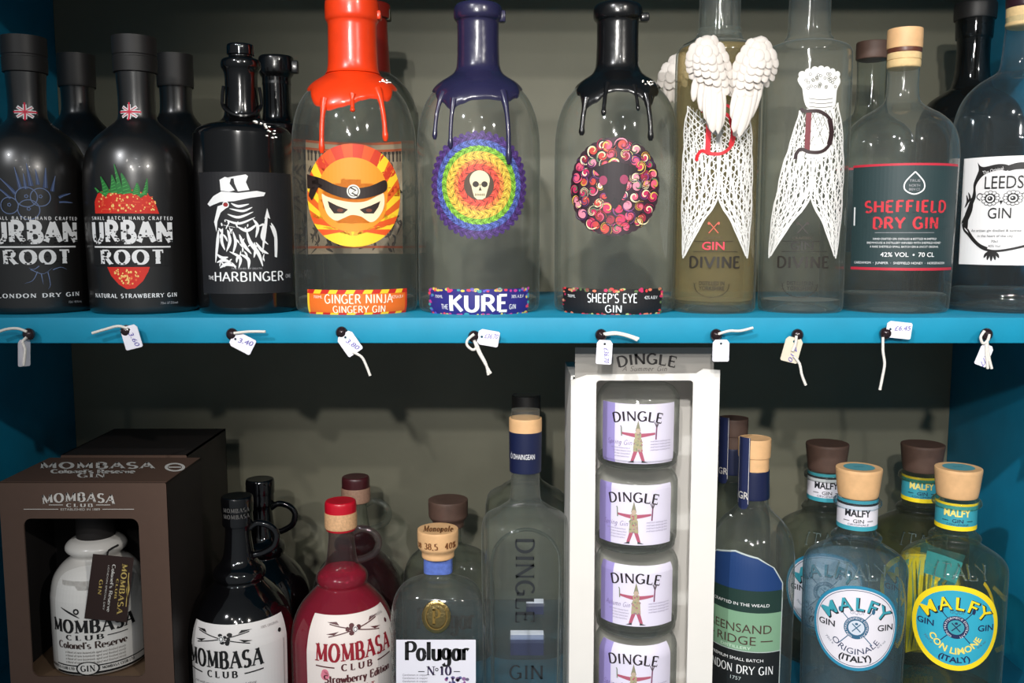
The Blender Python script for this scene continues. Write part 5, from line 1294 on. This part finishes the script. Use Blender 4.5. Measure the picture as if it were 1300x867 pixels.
# ================================================================== blue and green labelled round bottle
GS = [(596, 17), (634, 19), (642, 21), (650, 27), (658, 36), (668, 44), (680, 49.5), (696, 52.5), (720, 53.5), (760, 53.5), (960, 51)]
def green(label, px, py, Y, glassm, s=1.0, full=True):
    T = lambda pr: [(py+(y-600)*s, hw*s) for y, hw in pr]
    b = Bottle('gin_bottle', label, px, py, Y, FLOORZ, T(GS)); b.T = T; b.body('bottle_body', glassm)
    b.ring('stopper', M['cork'] if full else M['corkdark'], T([(556, 17), (556, 19.6), (558, 20.4), (578, 20), (579, 18.5), (596, 18.4), (597, 17)]), smooth=30)
    b.ring('neck_band', M['navyband'], T([(597, 18.6), (598, 19.4), (628, 20.2), (630, 19.4)]), smooth=30)
    a = Art(); NV = ink(26, 36, 76); x0, y0 = px-17*s, py
    r_ = 20.6*s*mpp(Y, b.z(py))
    a.poly([(px-20*s, py-44*s), (px-2*s, py-44*s), (px-2*s, py+40*s), (px-5*s, py+46*s), (px-11*s, py+48*s), (px-17*s, py+46*s), (px-20*s, py+40*s)], NV, 0)
    a.text('GR', px-10*s, py+34*s, 9*s, SILV, 2, 15*s, bold=.01); a.line([(px-18.5*s, py-44*s), (px-18.5*s, py+40*s)], .6, SILV, 2); a.line([(px-3*s, py-44*s), (px-3*s, py+40*s)], .6, SILV, 2)
    a.build('seal_strip', b.root, b.wrap(px-10*s, py, rfix=r_), 3)
    return b
b = green('round clear bottle with pointed blue and green label, right of the white box', 957, 600, .080, M['clear'])
a = Art(); cx = 932; BLU, DGR, LGR, KD = ink(18, 54, 106), ink(22, 50, 44), ink(122, 160, 130), ink(18, 22, 24); SIL2 = ink(180, 190, 188)
def crest(g, m, l): a.poly([(cx, 704-g), (cx+30, 710-g), (cx+50+g, 721), (cx+64+g, 742), (cx+64+g, 762), (cx-64-g, 762), (cx-64-g, 742), (cx-50-g, 721), (cx-30, 710-g)], m, l)
crest(2, SIL2, 0); crest(0, BLU, 1)
a.rect(cx-66, 750, cx+66, 890, SIL2, 0); a.rect(cx-64, 750, cx+64, 778, DGR, 2); a.rect(cx-64, 778, cx+64, 827, LGR, 2); a.rect(cx-64, 827, cx+64, 889, KD, 2); a.rect(cx-64, 827, cx+64, 828, SIL2, 3)
a.text('CRAFTED IN THE WEALD', cx+8, 770, 3.8, WHITE, 4, 76); BR = ink(70, 50, 42)
a.text('GREENSAND', cx, 804, 11, BR, 4, 100, bold=.0); a.text('RIDGE', cx+4, 819, 11, BR, 4, 52, bold=.0); a.rect(cx-44, 813, cx-28, 814.4, BR, 4); a.rect(cx+36, 813, cx+52, 814.4, BR, 4)
a.text('DISTILLERY', cx+4, 825, 3.6, ink(206, 226, 206), 4, 40)
a.text('PREMIUM SMALL BATCH', cx+4, 840, 3.8, WHITE, 4, 72); a.text('LONDON DRY GIN', cx+4, 856, 10, WHITE, 4, 100, 'roman', thick=.17, thin=.08); a.text('1757', cx+6, 865, 4.4, SIL2, 4, 14)
a.build('front_label', b.root, b.wrap(cx, 770), 4)
green('dark capped bottle half hidden behind the white box, above the blue label', 930, 571, .172, M['clearshade'], .92, False)

# ================================================================== round bottles with circular labels
MF = [(626, 22), (631, 26), (634, 29), (639, 29), (642, 25), (646, 23.5), (672, 23.5), (676, 28), (680, 31), (685, 30), (689, 33), (695, 43), (702, 54), (709, 60.5), (718, 63), (740, 63), (840, 61.5), (960, 59)]
def round_label_bottle(label, px, py, Y, glassm, s, kind, dark=False):
    T = lambda pr: [(py+(y-610)*s, hw*s) for y, hw in pr]
    b = Bottle('gin_bottle', label, px, py, Y, FLOORZ, T(MF)); b.T = T; b.body('bottle_body', glassm, punt=.006)
    R = b.r(FLOORZ+.02); bm = bmesh.new(); loft(bm, [(FLOORZ+.019, R-.004), (FLOORZ+.017, R-.002), (FLOORZ+.003, R-.0024), (FLOORZ+.0014, R-.004)], b.x, Y, 64); mesh_obj('thick_base', bm, M['clearthick'], b.root, 40)
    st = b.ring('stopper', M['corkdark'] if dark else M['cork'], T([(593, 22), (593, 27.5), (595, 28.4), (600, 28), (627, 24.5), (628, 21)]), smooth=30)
    yel = kind == 'lemon'
    TEAL, CREAM, YEL, KK = ink(58, 156, 172), ink(228, 224, 232), ink(250, 220, 30), ink(20, 22, 30); NAVY = ink(24, 42, 84)
    X = lambda x: px+(x-1090)*s; Y_ = lambda y: py+(y-610)*s
    if not dark:
        zt = b.z(Y_(593)); a = Art(); p = Vector((b.x, Y, zt)); k = mpp(Y, zt)
        a.ell(0, 0, 19*k, 19*k, ink(84, 150, 160), 1, 40); a.text('GQDI', 0, 0, 4*k, ink(60, 120, 132), 2, 12*k)
        a.build('top_sticker', st, lambda x, y, l: Vector((p.x+x, p.y-y, p.z+.0001+EPS*l)))
    a = Art(); r_ = 24.2*s*mpp(Y, b.z(Y_(655)))
    a.rect(X(1090-44), Y_(640), X(1090+44), Y_(674), TEAL if yel else CREAM, 0); a.rect(X(1046), Y_(640), X(1134), Y_(643), YEL if yel else KK, 1); a.rect(X(1046), Y_(668.5), X(1134), Y_(674), YEL if yel else TEAL, 1)
    if not yel: a.rect(X(1046), Y_(636), X(1134), Y_(640), TEAL, 0)
    a.text('MALFY', X(1089), Y_(656), 8.5*s, ink(240, 220, 120) if yel else KK, 2, 32*s, bold=.03); a.text('GIN', X(1090), Y_(664), 4.6*s, NAVY if yel else KK, 2, 13*s, bold=.01)
    for sg in (-1, 1): a.rect(X(1090+sg*15-4), Y_(661.5), X(1090+sg*15+4), Y_(662.3), KK, 2)
    a.text('CON LIMONE' if yel else 'ORIGINALE', X(1090), Y_(667.6), 2.6*s, NAVY, 2, 26*s)
    a.build('neck_label', b.root, b.wrap(X(1089), Y_(655), rfix=r_), 3)
    a = Art(); a.text('ITALY', X(1094), Y_(733), 15*s, M['clearthick'], 1, 66*s, 'roman', thick=.16, thin=.08); a.text('ITALY', X(1095), Y_(734.5), 15*s, ink(96, 112, 112), 0, 66*s, 'roman', thick=.05, thin=.03)
    a.build('embossed_lettering', b.root, b.wrap(X(1094), Y_(725)), 3)
    cx, cy = X(1086.5), Y_(798); S = s; a = Art(); OUT = YEL if yel else ink(40, 134, 168); DISC = ink(48, 168, 196) if yel else CREAM
    a.ell(cx, cy, 57*S, 54*S, OUT, 0, 72); a.ell(cx, cy, (50 if yel else 53)*S, (47.5 if yel else 50)*S, DISC, 1, 72); a.ring(cx, cy, (46.5 if yel else 50.6)*S, (47.6 if yel else 51.4)*S, DISC if yel else NAVY, 2, ky=.945)
    a.text('MALFY', cx+.7*S, cy-22.6*S, 16.4*S, KK, 3, 77.4*S, bold=.035, arc=45*S, space=1.25); a.text('MALFY', cx-.6*S, cy-23.8*S, 15.6*S, YEL if yel else TEAL, 4, 76*S, bold=.012, arc=45*S, space=1.25)
    a.text('GQDI', cx, cy-18*S, 4.5*S, ink(60, 110, 130) if yel else ink(150, 150, 170), 3, 16*S)
    for sg in (-1, 1): a.text('GIN', cx+sg*37*S, cy+2.5*S, 7.6*S, NAVY if yel else KK, 3, 22*S, bold=.015)
    EM = NAVY if yel else ink(44, 96, 128)
    a.ell(cx, cy-1*S, 15*S, 14.4*S, EM, 3, 40); a.ell(cx, cy-1*S, 9.6*S, 9.2*S, TEAL if yel else ink(206, 214, 226), 4, 30); a.text('GIN MASTERPIECE DISTILLATI', cx, cy-12*S, 2.6*S, CREAM, 4, 62*S, arc=11.4*S)
    for sg in (-1, 1):
        a.line([(cx-sg*20*S, cy+21*S), (cx+sg*22*S, cy-24*S)], 1.1*S, EM, 2); a.ell(cx+sg*20*S, cy-22*S, 2.2*S, 3.6*S, EM, 2, 10); a.line([(cx-sg*5*S, cy+4*S), (cx+sg*5*S, cy-6*S)], 1.3*S, EM, 5)
    a.ell(cx, cy-6*S, 2*S, 1.6*S, EM, 5, 8)
    if yel: a.text('CON LIMONE', cx, cy+33*S, 8*S, ink(240, 220, 110), 3, 80*S, bold=.03, arc=-35*S); a.text('(ITALY)', cx, cy+44*S, 7*S, NAVY, 3, 40*S, bold=.03, arc=-44*S)
    else: a.text('ORIGINALE', cx, cy+33*S, 7.4*S, NAVY, 3, 70*S, bold=.0, arc=-36*S); a.text('(ITALY)', cx, cy+43*S, 7.6*S, KK, 3, 42*S, bold=.03, arc=-60*S)
    for sg, t_ in ((-1, '70cl e'), (1, '41% vol')): a.text(t_, cx+sg*33*S, cy+21*S, 3*S, ink(90, 100, 120), 3, 13*S, rot=sg*-38)
    a.build('front_label', b.root, b.wrap(cx, cy), 3)
    if yel and not dark:
        a = Art(); rd = random.Random(40)
        a.rect(X(1030), Y_(708), X(1080), Y_(826), ink(226, 206, 40), 0); a.ring(X(1120), Y_(770), 44, 49, YEL, 3, -60, 50)
        for k in range(6): a.ell(X(1036+rd.uniform(0, 36)), Y_(712+rd.uniform(0, 110)), rd.uniform(8, 18), rd.uniform(10, 18), ink(250, 228, 40), 1, 20)
        for k in range(6): a.curve([(X(1036+k*8), Y_(712)), (X(1036+k*8+rd.uniform(-8, 8)), Y_(770)), (X(1034+k*8), Y_(824))], rd.uniform(3, 7), ink(*rd.choice([(56, 150, 160), (70, 80, 40), (120, 120, 30)])), 2, 2)
        a.poly([(X(1062), Y_(700)), (X(1112), Y_(712)), (X(1104), Y_(740)), (X(1058), Y_(728))], ink(56, 150, 172), 3)
        a.build('back_label', b.root, b.wrap(X(1090), Y_(770), back=True), 6)
    return b
b = round_label_bottle('clear bluish bottle with round white label ringed in turquoise, wooden stopper', 1090, 610, .064, M['aqua'], 1.0, 'original')
b.level('clear_gin', M['aqualiq'], 712)
b = round_label_bottle('yellow tinged bottle with round turquoise label ringed in yellow, wooden stopper', 1216, 610, .066, glass('lemon_glass', (250, 250, 232), (168, 168, 90)), 1.0, 'lemon')
round_label_bottle('bottle with dark wooden stopper behind the turquoise ringed white label', 1050, 578, .168, M['clearshade'], .93, 'original', True)
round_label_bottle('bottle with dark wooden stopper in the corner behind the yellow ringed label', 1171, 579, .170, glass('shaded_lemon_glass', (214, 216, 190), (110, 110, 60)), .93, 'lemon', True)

for o in scene.objects:
    if '_o' in o: del o['_o']
